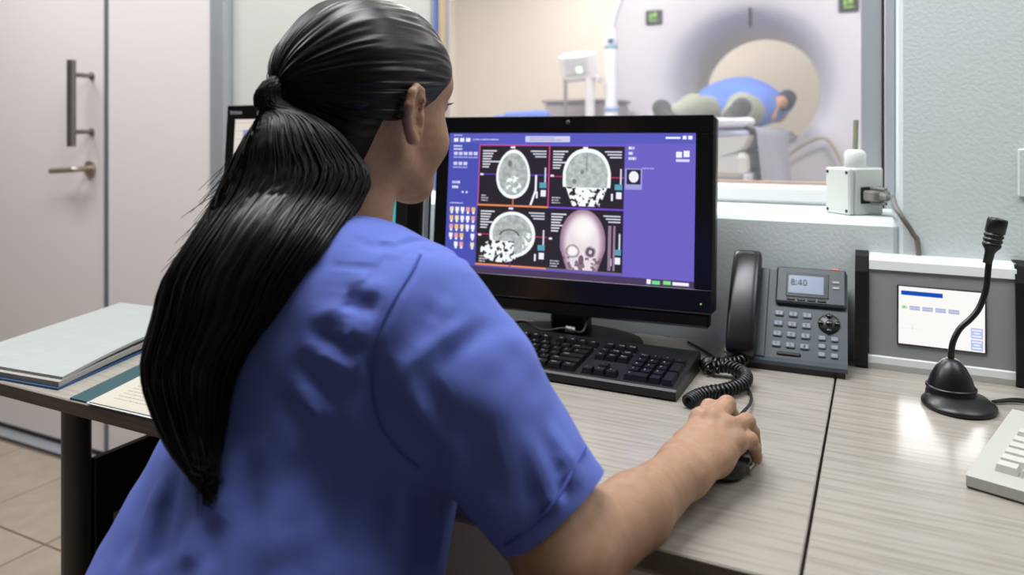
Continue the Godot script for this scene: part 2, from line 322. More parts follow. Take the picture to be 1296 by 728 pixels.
# a body grown from tapered capsules and meshed as surface nets
class Sculpt:
	var a := PackedVector3Array()
	var ba := PackedVector3Array()
	var nn := PackedVector3Array()
	var ra := PackedFloat32Array()
	var dr := PackedFloat32Array()
	var kk := PackedFloat32Array()
	var sq := PackedFloat32Array()
	var ss := PackedFloat32Array()
	var il := PackedFloat32Array()
	var sg := PackedFloat32Array()
	var fold_amp := PackedFloat32Array()
	var fold_w := PackedFloat32Array()
	var fold_pts := []
	var grain: FastNoiseLite
	var grain_amp := 0.0
	func add(shape: Array) -> Sculpt:
		for p in shape:
			var n := Vector3(p[9], p[10], p[11])
			var s: float = p[12]
			var A := Vector3(p[0], p[1], p[2])
			var d := Vector3(p[3], p[4], p[5]) - A
			d += n * d.dot(n) * (1.0 / s - 1.0)
			a.append(A)
			ba.append(d)
			nn.append(n)
			ra.append(p[6])
			dr.append(p[7] - p[6])
			kk.append(p[8])
			sq.append(1.0 / s - 1.0)
			ss.append(s)
			il.append(1.0 / maxf(d.length_squared(), 1e-12))
			sg.append(p[13])
		return self
	func creases(list: Array) -> Sculpt:
		for c in list:
			fold_amp.append(c[0])
			fold_w.append(c[1])
			var pts := PackedVector3Array()
			for i in range(2, c.size(), 3):
				pts.append(Vector3(c[i], c[i + 1], c[i + 2]))
			fold_pts.append(pts)
		return self
	func one(i: int, p: Vector3) -> float:
		var q := p - a[i]
		if sq[i] > 0.0:
			q += nn[i] * (q.dot(nn[i]) * sq[i])
		var t := clampf(q.dot(ba[i]) * il[i], 0.0, 1.0)
		return (q - ba[i] * t).length() - (ra[i] + dr[i] * t)
	func field(p: Vector3, ids: PackedInt32Array, folds: PackedInt32Array) -> float:
		var d := 1000.0
		for i in ids:
			var q := p - a[i]
			if sq[i] > 0.0:
				q += nn[i] * (q.dot(nn[i]) * sq[i])
			var t := clampf(q.dot(ba[i]) * il[i], 0.0, 1.0)
			var e := (q - ba[i] * t).length() - (ra[i] + dr[i] * t)
			var k := kk[i]
			if sg[i] > 0.0:
				var h := maxf(k - absf(d - e), 0.0) / k
				d = minf(d, e) - h * h * k * 0.25
			else:
				var h := maxf(k - absf(d + e), 0.0) / k
				d = maxf(d, -e) + h * h * k * 0.25
		for f in folds:
			d -= crease(f, p)
		if grain:
			d -= grain.get_noise_3dv(p) * grain_amp
		return d
	func crease(f: int, p: Vector3) -> float:
		var pts: PackedVector3Array = fold_pts[f]
		var best := 1e9
		var pos := 0.0
		var n := pts.size() - 1
		for i in n:
			var s := pts[i + 1] - pts[i]
			var q := p - pts[i]
			var t := clampf(q.dot(s) / s.length_squared(), 0.0, 1.0)
			var e := (q - s * t).length_squared()
			if e < best:
				best = e
				pos = (i + t) / n
		var w := fold_w[f]
		if best > 9.0 * w * w:
			return 0.0
		var x := minf(1.0, minf(pos, 1.0 - pos) * 2.5)
		return fold_amp[f] * x * x * (3.0 - 2.0 * x) * exp(-best / (w * w))
	func reach(f: int, p: Vector3) -> float:
		var pts: PackedVector3Array = fold_pts[f]
		var best := 1e9
		for i in pts.size() - 1:
			best = minf(best, p.distance_to(Geometry3D.get_closest_point_to_segment(p, pts[i], pts[i + 1])))
		return best - 2.6 * fold_w[f]
	func net(lo: Vector3, hi: Vector3, cell: float, cuts := []) -> ArrayMesh:
		var nx := int(ceil((hi.x - lo.x) / cell / 4.0)) * 4 + 1
		var ny := int(ceil((hi.y - lo.y) / cell / 4.0)) * 4 + 1
		var nz := int(ceil((hi.z - lo.z) / cell / 4.0)) * 4 + 1
		var val := PackedFloat32Array()
		val.resize(nx * ny * nz)
		val.fill(1e9)
		var vid := PackedInt32Array()
		vid.resize(nx * ny * nz)
		vid.fill(-1)
		var diag := cell * 4.0 * 0.87
		var near_blocks := []
		var all := PackedInt32Array(range(a.size()))
		var none := PackedInt32Array()
		var dx := 1
		var dy := nx
		var dz := nx * ny
		for bz in range(0, nz - 1, 4):
			for by in range(0, ny - 1, 4):
				for bx in range(0, nx - 1, 4):
					var c := lo + Vector3(bx + 2, by + 2, bz + 2) * cell
					var d := field(c, all, none)
					if absf(d) > diag * 2.0 + 0.012:
						continue
					var ids := PackedInt32Array()
					for i in all:
						var e := one(i, c)
						if (e * ss[i] if e > 0 else e) < diag * 2.2 + kk[i]:
							ids.append(i)
					if ids.is_empty():
						continue
					var fs := PackedInt32Array()
					for f in fold_pts.size():
						if reach(f, c) < diag:
							fs.append(f)
					near_blocks.append(Vector3i(bx, by, bz))
					for k in 5:
						for j in 5:
							var at := bx + (by + j) * dy + (bz + k) * dz
							for i in 5:
								if val[at + i] > 1e8:
									val[at + i] = field(lo + Vector3(bx + i, by + j, bz + k) * cell, ids, fs)
		var verts := PackedVector3Array()
		var offs := [0, dx, dy, dx + dy, dz, dz + dx, dz + dy, dz + dx + dy]
		var edges := [[0, 1], [2, 3], [4, 5], [6, 7], [0, 2], [1, 3], [4, 6], [5, 7], [0, 4], [1, 5], [2, 6], [3, 7]]
		var corner := [Vector3(0, 0, 0), Vector3(1, 0, 0), Vector3(0, 1, 0), Vector3(1, 1, 0), Vector3(0, 0, 1), Vector3(1, 0, 1), Vector3(0, 1, 1), Vector3(1, 1, 1)]
		var cells := PackedInt32Array()
		for b in near_blocks:
			for k in 4:
				for j in 4:
					for i in 4:
						var at: int = b.x + i + (b.y + j) * dy + (b.z + k) * dz
						var neg := 0
						for o in offs:
							if val[at + o] < 0.0:
								neg += 1
						if neg == 0 or neg == 8:
							continue
						var sum := Vector3.ZERO
						var m := 0
						for e in edges:
							var v0 := val[at + offs[e[0]]]
							var v1 := val[at + offs[e[1]]]
							if (v0 < 0.0) != (v1 < 0.0):
								sum += (corner[e[0]] as Vector3).lerp(corner[e[1]], v0 / (v0 - v1))
								m += 1
						vid[at] = verts.size()
						cells.append(at)
						verts.append(lo + (Vector3(b.x + i, b.y + j, b.z + k) + sum / m) * cell)
		var index := PackedInt32Array()
		for at in cells:
			var neg := val[at] < 0.0
			for ax in [[dx, dy, dz], [dy, dz, dx], [dz, dx, dy]]:
				if (val[at + ax[0]] < 0.0) == neg:
					continue
				if at - ax[1] - ax[2] < 0:
					continue
				var p := vid[at]
				var q := vid[at - ax[1]]
				var r := vid[at - ax[1] - ax[2]]
				var s := vid[at - ax[2]]
				if q < 0 or r < 0 or s < 0:
					continue
				if neg:
					index.append_array([p, r, q, p, s, r])
				else:
					index.append_array([p, q, r, p, r, s])
		for cut in cuts:
			var away := PackedFloat32Array()
			for v in verts:
				away.append((v - cut[0]).dot(cut[1]) if (cut.size() < 3 or v.distance_to(cut[0]) < cut[2]) else -1.0)
			var kept := PackedInt32Array()
			for i in range(0, index.size(), 3):
				if away[index[i]] > 0.0 and away[index[i + 1]] > 0.0 and away[index[i + 2]] > 0.0:
					continue
				kept.append(index[i])
				kept.append(index[i + 1])
				kept.append(index[i + 2])
			index = kept
			for i in verts.size():
				if away[i] > 0.0:
					verts[i] -= cut[1] * away[i]
		return Sculpt.packed(verts, index)
	static func packed(verts: PackedVector3Array, index: PackedInt32Array) -> ArrayMesh:
		var norms := PackedVector3Array()
		norms.resize(verts.size())
		for i in range(0, index.size(), 3):
			var n := (verts[index[i + 2]] - verts[index[i]]).cross(verts[index[i + 1]] - verts[index[i]])
			norms[index[i]] += n
			norms[index[i + 1]] += n
			norms[index[i + 2]] += n
		for i in norms.size():
			norms[i] = norms[i].normalized() if norms[i].length_squared() > 1e-20 else Vector3.UP
		var arr := []
		arr.resize(Mesh.ARRAY_MAX)
		arr[Mesh.ARRAY_VERTEX] = verts
		arr[Mesh.ARRAY_NORMAL] = norms
		arr[Mesh.ARRAY_INDEX] = index
		var m := ArrayMesh.new()
		m.add_surface_from_arrays(Mesh.PRIMITIVE_TRIANGLES, arr)
		return m

func joined(list: Array) -> ArrayMesh:
	var st := SurfaceTool.new()
	st.begin(Mesh.PRIMITIVE_TRIANGLES)
	for m in list:
		st.append_from(m, 0, Transform3D())
	return st.commit()

# ---------------------------------------------------------------- scene helpers
func numbered(called: String) -> String:
	var n: int = counts.get(called, 0)
	counts[called] = n + 1
	return called if n == 0 else "%s_%03d" % [called, n]

func tag(o: Node3D, label: String, category: String, group := "") -> Node3D:
	o.set_meta("label", label)
	o.set_meta("category", category)
	if group:
		o.set_meta("group", group)
	return o

func thing(called: String, label: String, category: String, at := Vector3.ZERO, turn := 0.0, group := "") -> Node3D:
	var o := Node3D.new()
	o.name = numbered(called)
	add_child(o)
	o.position = at
	o.rotation.y = turn
	tag(o, label, category, group)
	return o

func part(called: String, m: Mesh, material: Material, parent: Node3D, label := "") -> MeshInstance3D:
	var o := MeshInstance3D.new()
	o.name = called
	o.mesh = m
	o.material_override = material
	parent.add_child(o, true)
	if label:
		o.set_meta("label", label)
	return o

func struct(called: String, m: Mesh, material: Material) -> MeshInstance3D:
	var o := MeshInstance3D.new()
	o.name = numbered(called)
	o.mesh = m
	o.material_override = material
	add_child(o)
	o.set_meta("kind", "structure")
	return o

func slab(lo: Vector3, hi: Vector3, bevel := 0.0) -> ArrayMesh:
	return Geo.new().box((lo + hi) * 0.5, hi - lo, bevel).mesh()

func paint(r: float, g: float, b: float, rough := 0.6, metal := 0.0, spec := 0.5) -> StandardMaterial3D:
	var m := StandardMaterial3D.new()
	m.albedo_color = Color(r, g, b)
	m.roughness = rough
	m.metallic = metal
	m.metallic_specular = spec
	return m

func noise_tex(freq: float, size := 256, octaves := 4, seed_ := 1, ramp: Gradient = null) -> NoiseTexture2D:
	var n := FastNoiseLite.new()
	n.seed = seed_
	n.frequency = freq
	n.fractal_octaves = octaves
	var t := NoiseTexture2D.new()
	t.width = size
	t.height = size
	t.seamless = true
	t.noise = n
	if ramp:
		t.color_ramp = ramp
	return t

func ramp2(a: Color, b: Color, c := Color(-1, 0, 0)) -> Gradient:
	var g := Gradient.new()
	g.set_color(0, a)
	g.set_color(1, b)
	if c.r >= 0.0:
		g.add_point(0.5, c)
	return g

func relief(m: StandardMaterial3D, tex: Texture2D, cm: float, scale: Vector3) -> StandardMaterial3D:
	m.heightmap_enabled = true
	m.heightmap_texture = tex
	m.heightmap_scale = cm
	m.uv1_triplanar = true
	m.uv1_world_triplanar = true
	m.uv1_scale = scale
	return m

func glow(r: float, g: float, b: float, energy: float) -> StandardMaterial3D:
	var m := paint(r, g, b, 0.5)
	m.emission_enabled = true
	m.emission = Color(r, g, b)
	m.emission_energy_multiplier = energy
	return m

# a flat display with its own uv, lower left corner at the origin of xf
func display(w: float, h: float) -> ArrayMesh:
	var st := SurfaceTool.new()
	st.begin(Mesh.PRIMITIVE_TRIANGLES)
	var p := [Vector3(-w / 2, -h / 2, 0), Vector3(w / 2, -h / 2, 0), Vector3(w / 2, h / 2, 0), Vector3(-w / 2, h / 2, 0)]
	var uv := [Vector2(0, 1), Vector2(1, 1), Vector2(1, 0), Vector2(0, 0)]
	for i in [0, 2, 1, 0, 3, 2]:
		st.set_normal(Vector3(0, 0, 1))
		st.set_uv(uv[i])
		st.add_vertex(p[i])
	return st.commit()

func screen_mat(im: Image, energy: float) -> StandardMaterial3D:
	var m := paint(0.01, 0.01, 0.012, 0.35)
	m.emission_enabled = true
	m.emission = Color.BLACK
	m.emission_texture = ImageTexture.create_from_image(im)
	m.emission_energy_multiplier = energy
	return m

func letters(text: String, size: float, material: Material, parent: Node3D, called := "lettering") -> MeshInstance3D:
	var f := SystemFont.new()
	f.font_names = PackedStringArray(["Droid Sans"])
	var t := TextMesh.new()
	t.text = text
	t.font = f
	t.font_size = 32
	t.pixel_size = size / 32.0
	t.depth = 0.0002
	t.curve_step = 4.0
	return part(called, t, material, parent)

func curve_points(list: Array, steps := 8) -> PackedVector3Array:   # Catmull-Rom through the points
	var out := PackedVector3Array()
	for i in list.size() - 1:
		var p0: Vector3 = list[maxi(i - 1, 0)]
		var p1: Vector3 = list[i]
		var p2: Vector3 = list[i + 1]
		var p3: Vector3 = list[mini(i + 2, list.size() - 1)]
		for k in steps:
			out.append(p1.cubic_interpolate(p2, p0, p3, float(k) / steps))
	out.append(list[-1])
	return out

# ---------------------------------------------------------------- build order
func _ready() -> void:
	view()
	light_room()
	materials()
	room()
	scanner_room()
	desks()
	monitors()
	keyboards()
	telephone()
	control_panel()
	microphone()
	sill_box()
	papers()
	office_chair()
	person()

func view() -> void:
	var cam := Camera3D.new()
	cam.name = "camera"
	add_child(cam)
	var att := CameraAttributesPhysical.new()
	att.frustum_near = 0.05
	att.frustum_far = 60.0
	att.frustum_focal_length = 26.0
	att.frustum_focus_distance = 0.95
	att.exposure_aperture = 3.8
	cam.attributes = att
	cam.near = 0.05
	cam.far = 60.0
	cam.projection = Camera3D.PROJECTION_FRUSTUM
	cam.size = 0.05 * 728.0 / LENS
	cam.frustum_offset = Vector2(0, -0.05 * (364.0 - HORIZON) / LENS)
	cam.position = Vector3(0, 1.12, 0)
	cam.rotation.y = atan(464.0 / LENS)
	cam.current = true
	var e := Environment.new()
	e.background_mode = Environment.BG_COLOR
	e.background_color = Color(0.02, 0.02, 0.022)
	e.tonemap_mode = Environment.TONE_MAPPER_LINEAR
	e.tonemap_exposure = 1.0
	e.sdfgi_enabled = true
	e.ssao_enabled = true
	e.ssil_enabled = true
	var w := WorldEnvironment.new()
	w.name = "surroundings"
	w.environment = e
	add_child(w)

func ceiling_light(at: Vector3, size: Vector2, color: Color, energy: float, label: String) -> void:
	var t := thing("ceiling_light", label, "ceiling light", at, 0.0, "recessed ceiling lights")
	part("frame", Geo.new().box(Vector3(0, 0.01, -size.y / 2 - 0.01), Vector3(size.x + 0.04, 0.03, 0.02)).box(Vector3(0, 0.01, size.y / 2 + 0.01), Vector3(size.x + 0.04, 0.03, 0.02)).box(Vector3(-size.x / 2 - 0.01, 0.01, 0), Vector3(0.02, 0.03, size.y)).box(Vector3(size.x / 2 + 0.01, 0.01, 0), Vector3(0.02, 0.03, size.y)).mesh(), paint(0.9, 0.9, 0.9, 0.5), t)
	part("light_diffuser", Geo.new().box(Vector3(0, 0.015, 0), Vector3(size.x, 0.01, size.y)).mesh(), glow(color.r, color.g, color.b, 1.0), t)
	var l := AreaLight3D.new()
	l.name = "lamp"
	t.add_child(l)
	l.area_size = size
	l.area_normalize_energy = true
	l.light_color = color
	l.light_energy = energy
	l.shadow_enabled = true
	l.area_range = 12.0
	l.rotation.x = -PI / 2
	l.position.y = -0.012

func light_room() -> void:
	var cool := Color(0.97, 0.985, 1.0)
	ceiling_light(Vector3(-0.75, 2.6, -0.80), Vector2(1.2, 0.6), cool, 4.5, "recessed white ceiling light over the desk")
	ceiling_light(Vector3(-2.55, 2.6, -0.75), Vector2(1.2, 0.6), cool, 3.5, "recessed white ceiling light near the door")
	ceiling_light(Vector3(1.0, 2.6, -0.95), Vector2(1.2, 0.6), cool, 1.9, "recessed white ceiling light right of the desk")
	var white := Color(1.0, 0.98, 0.97)
	ceiling_light(Vector3(-1.6, 2.9, -3.0), Vector2(1.2, 0.6), white, 6.0, "recessed white ceiling light in front of the scanner")
	ceiling_light(Vector3(0.6, 2.9, -3.2), Vector2(1.2, 0.6), white, 5.0, "recessed white ceiling light right of the scanner")
	ceiling_light(Vector3(-2.0, 2.9, -5.4), Vector2(1.2, 0.6), white, 3.6, "recessed white ceiling light behind the scanner")

func materials() -> void:
	var plaster := paint(0.83, 0.855, 0.855, 0.85, 0, 0.3)
	mats.plaster = relief(plaster, noise_tex(0.03, 512, 4, 3), 0.03, Vector3(7, 7, 7))
	mats.door = paint(0.87, 0.835, 0.825, 0.5, 0, 0.4)
	mats.panel = relief(paint(0.78, 0.775, 0.745, 0.6), noise_tex(0.03, 256, 3, 5), 0.015, Vector3(5, 5, 5))
	mats.alu = paint(0.72, 0.73, 0.75, 0.38, 0.55)
	mats.alu_dark = paint(0.46, 0.49, 0.53, 0.42, 0.5)
	mats.rubber = paint(0.02, 0.02, 0.022, 0.6)
	mats.black = paint(0.022, 0.023, 0.027, 0.42)
	mats.black_gloss = paint(0.012, 0.013, 0.016, 0.22)
	mats.key = paint(0.020, 0.021, 0.024, 0.38)
	mats.steel = paint(0.55, 0.53, 0.50, 0.3, 0.9)
	mats.brass = paint(0.70, 0.65, 0.60, 0.3, 0.8)
	mats.ceiling = paint(0.86, 0.86, 0.85, 0.9)
	mats.room_wall = paint(0.56, 0.555, 0.54, 0.85)
	mats.ct_wall = paint(0.90, 0.875, 0.83, 0.8)
	mats.ct_white = paint(0.79, 0.785, 0.82, 0.45)
	mats.white = paint(0.86, 0.86, 0.86, 0.45)
	mats.tile = paint(0.66, 0.60, 0.54, 0.35)
	mats.tile.albedo_texture = noise_tex(0.02, 256, 4, 8, ramp2(Color(0.92, 0.91, 0.9), Color(1, 1, 1)))
	mats.tile.uv1_triplanar = true
	mats.tile.uv1_world_triplanar = true
	mats.tile.uv1_scale = Vector3(2, 2, 2)
	mats.grout = paint(0.38, 0.34, 0.30, 0.9)
	var wood := paint(0.625, 0.603, 0.568, 0.2, 0, 0.55)
	wood.albedo_texture = noise_tex(0.014, 512, 5, 11, ramp2(Color(0.86, 0.845, 0.825), Color(1, 1, 1), Color(0.965, 0.957, 0.945)))
	wood.uv1_triplanar = true
	wood.uv1_world_triplanar = true
	wood.uv1_scale = Vector3(0.7, 8, 13.0)
	mats.wood = wood
	mats.wood_edge = paint(0.45, 0.415, 0.385, 0.5)
	mats.wood_edge.albedo_texture = noise_tex(0.02, 256, 4, 12, ramp2(Color(0.82, 0.80, 0.78), Color(1, 1, 1)))
	mats.wood_edge.uv1_triplanar = true
	mats.wood_edge.uv1_world_triplanar = true
	mats.wood_edge.uv1_scale = Vector3(0.8, 18, 8)
	mats.leg = paint(0.27, 0.25, 0.23, 0.4)
	mats.beige = paint(0.90, 0.85, 0.78, 0.55)
	var cloth := paint(0.362, 0.42, 0.705, 0.85, 0, 0.25)
	cloth.rim_enabled = true
	cloth.rim = 0.25
	cloth.rim_tint = 0.6
	mats.scrub = relief(cloth, noise_tex(0.35, 512, 2, 21), 0.012, Vector3(6, 6, 6))
	mats.seam = paint(0.30, 0.35, 0.63, 0.9, 0, 0.2)
	var skin := paint(0.645, 0.512, 0.415, 0.5, 0, 0.35)
	skin.albedo_texture = noise_tex(0.03, 256, 4, 31, ramp2(Color(0.90, 0.86, 0.83), Color(1, 1, 1)))
	skin.subsurf_scatter_enabled = true
	skin.subsurf_scatter_strength = 0.08
	mats.skin = relief(skin, noise_tex(0.25, 256, 3, 33), 0.01, Vector3(9, 9, 9))
	mats.hair = paint(0.068, 0.046, 0.038, 0.38, 0, 0.33)
	mats.trousers = paint(0.03, 0.03, 0.035, 0.9)
	mats.glass = StandardMaterial3D.new()
	mats.glass.transparency = BaseMaterial3D.TRANSPARENCY_ALPHA
	mats.glass.albedo_color = Color(0.97, 0.98, 1.0, 0.06)
	mats.glass.roughness = 0.02

# ---------------------------------------------------------------- the control room
func room() -> void:
	var x0 := -4.2
	var x1 := 1.9
	var z1 := 3.0
	# floor: slab with tiles let in
	var fl := struct("floor", slab(Vector3(x0 - 0.15, -0.12, -1.72), Vector3(x1 + 0.15, -0.006, z1 + 0.15)), mats.grout)
	var tile := Geo.new().box(Vector3(0, -0.006, 0), Vector3(0.345, 0.012, 0.345), 0.0015).mesh()
	for i in range(-6, 12):
		for k in range(0, 13):
			var x := -2.04 - 0.175 + 0.35 * i
			var z := -1.243 - 0.175 + 0.35 * k
			if x < x0 + 0.15 or x > x1 - 0.15 or z > z1 - 0.1:
				continue
			part("tile", tile, mats.tile, fl).position = Vector3(x, 0, z)
	struct("ceiling", slab(Vector3(x0 - 0.15, 2.62, -1.78), Vector3(x1 + 0.15, 2.75, z1 + 0.15)), mats.ceiling)
	struct("wall_left", slab(Vector3(x0 - 0.15, 0, -1.78), Vector3(x0, 2.62, z1)), mats.room_wall)
	struct("wall_right", slab(Vector3(x1, 0, -1.78), Vector3(x1 + 0.15, 2.62, z1)), mats.room_wall)
	struct("wall_front", slab(Vector3(x0 - 0.15, 0, z1), Vector3(x1 + 0.15, 2.62, z1 + 0.15)), mats.room_wall)
	# the window wall
	struct("wall_back", slab(Vector3(0.030, 0, -1.82), Vector3(x1, 2.62, WALL_Z), 0.006), mats.plaster)
	struct("wall_below_window", slab(Vector3(-1.06, 0, -1.82), Vector3(0.030, 0.974, WALL_Z), 0.008), mats.plaster)
	struct("wall_above_window", slab(Vector3(-1.06, 2.15, -1.82), Vector3(0.030, 2.62, -1.60)), mats.plaster)
	# a flush cover at the right border of the view
	var plate := thing("wall_plate", "blank white plate on the plaster wall behind the microphone", "wall plate", Vector3(0.2285, 1.06, WALL_Z))
	part("cover", Geo.new().box(Vector3(0, 0, 0.0025), Vector3(0.07, 0.075, 0.005), 0.002).mesh(), mats.plaster, plate)
	# window frame
	var win := struct("window_1", Geo.new().box(Vector3(-0.0125, 1.55, FRAME_Z), Vector3(0.039, 1.2, 0.05), 0.002).box(Vector3(0.0205, 1.55, FRAME_Z + 0.012), Vector3(0.017, 1.2, 0.05), 0.002).box(Vector3(-1.035, 1.55, FRAME_Z), Vector3(0.03, 1.2, 0.05), 0.002).box(Vector3(-0.525, 2.13, FRAME_Z), Vector3(1.0, 0.04, 0.05), 0.002).mesh(), mats.alu)
	part("window_sill_rail", Geo.new().box(Vector3(-0.525, 0.994, FRAME_Z + 0.006), Vector3(1.01, 0.04, 0.055), 0.008).mesh(), mats.white, win)
	part("bead", Geo.new().box(Vector3(-0.525, 1.0185, FRAME_Z + 0.02), Vector3(0.99, 0.006, 0.008), 0.001).mesh(), paint(0.70, 0.60, 0.54, 0.6), win)
	part("gasket", Geo.new().box(Vector3(0.0085, 1.55, FRAME_Z + 0.03), Vector3(0.0035, 1.2, 0.01)).mesh(), mats.rubber, win)
	part("pane", slab(Vector3(-1.02, 1.015, FRAME_Z - 0.006), Vector3(-0.032, 2.11, FRAME_Z)), mats.glass, win)
	part("bead", Geo.new().box(Vector3(-1.0165, 1.55, FRAME_Z + 0.02), Vector3(0.011, 1.2, 0.02), 0.001).mesh(), paint(0.75, 0.66, 0.53, 0.6), win)
	part("bead", Geo.new().box(Vector3(-1.026, 1.55, FRAME_Z + 0.028), Vector3(0.008, 1.2, 0.02), 0.001).mesh(), paint(0.35, 0.43, 0.68, 0.6), win)
	# opaque panel beside the window, post, panel beside the door
	struct("wall_partition", slab(Vector3(-1.80, 0, -1.74), Vector3(-1.05, 2.62, -1.675)), mats.panel)
	struct("trim_1", Geo.new().box(Vector3(-1.835, 1.31, -1.69), Vector3(0.066, 2.62, 0.09), 0.003).box(Vector3(-1.815, 1.31, -1.645), Vector3(0.026, 2.62, 0.01), 0.002).mesh(), mats.alu)
	struct("wall_beside_door", slab(Vector3(-2.365, 0, -1.74), Vector3(-1.868, 2.62, -1.655), 0.003), mats.door)
	# the door
	var door := struct("door_1", slab(Vector3(-3.32, 0.012, -1.715), Vector3(-2.381, 2.1, -1.66), 0.003), mats.door)
	part("edge_strip", slab(Vector3(-2.3805, 0.012, -1.71), Vector3(-2.367, 2.1, -1.65), 0.002), mats.alu_dark, door)
	part("threshold", slab(Vector3(-3.32, 0.0, -1.70), Vector3(-2.367, 0.008, -1.61), 0.003), mats.alu, door)
	part("bottom_gasket", slab(Vector3(-3.32, 0.008, -1.70), Vector3(-1.87, 0.024, -1.656)), mats.rubber, door)
	var bar := part("pull_bar", Geo.new().tube(PackedVector3Array([Vector3(-2.455, 1.078, -1.585), Vector3(-2.455, 1.372, -1.585)]), [0.0145], 16).mesh(), mats.steel, door, "brushed steel pull bar")
	for y in [1.128, 1.323]:
		part("bracket", Geo.new().tube(PackedVector3Array([Vector3(-2.455, y, -1.66), Vector3(-2.455, y, -1.585)]), [0.008], 12).mesh(), mats.steel, bar)
		part("flange", Geo.new().tube(PackedVector3Array([Vector3(-2.455, y, -1.66), Vector3(-2.455, y, -1.654)]), [0.013], 14).mesh(), mats.steel, bar)
	var lever := part("lever_handle", Geo.new().tube(curve_points([Vector3(-2.462, 1.0, -1.655), Vector3(-2.462, 1.0, -1.61), Vector3(-2.475, 0.998, -1.598), Vector3(-2.515, 0.996, -1.596), Vector3(-2.585, 0.992, -1.596)], 5), [0.010], 12).mesh(), mats.brass, door, "brushed lever handle")
	part("rose", Geo.new().tube(PackedVector3Array([Vector3(-2.462, 1.0, -1.66), Vector3(-2.462, 1.0, -1.651)]), [0.028], 24).mesh(), mats.brass, lever)
	struct("wall_above_door", slab(Vector3(-3.32, 2.1, -1.74), Vector3(-2.365, 2.62, -1.655)), mats.door)
	struct("wall_left_of_door", slab(Vector3(x0, 0, -1.74), Vector3(-3.325, 2.62, -1.655)), mats.door)

# ---------------------------------------------------------------- the scanner room behind the glass
func scanner_room() -> void:
	struct("floor_scanner_room", slab(Vector3(-4.0, -0.12, -6.6), Vector3(2.4, 0.0, -1.83)), mats.tile)
	struct("ceiling_scanner_room", slab(Vector3(-4.0, 2.92, -6.6), Vector3(2.4, 3.05, -1.79)), mats.ceiling)
	struct("wall_far", slab(Vector3(-4.0, 0, -6.6), Vector3(2.4, 2.92, -6.4)), mats.ct_wall)
	struct("wall_left_scanner_room", slab(Vector3(-4.0, 0, -6.4), Vector3(-3.8, 2.92, -1.83)), mats.ct_wall)
	struct("wall_right_scanner_room", slab(Vector3(2.2, 0, -6.4), Vector3(2.4, 2.92, -1.83)), mats.ct_wall)
	struct("wall_back_upper", slab(Vector3(-4.0, 2.62, -1.83), Vector3(2.4, 2.92, -1.76)), mats.room_wall)
	gantry()
	patient_table()
	patient()
	injector()

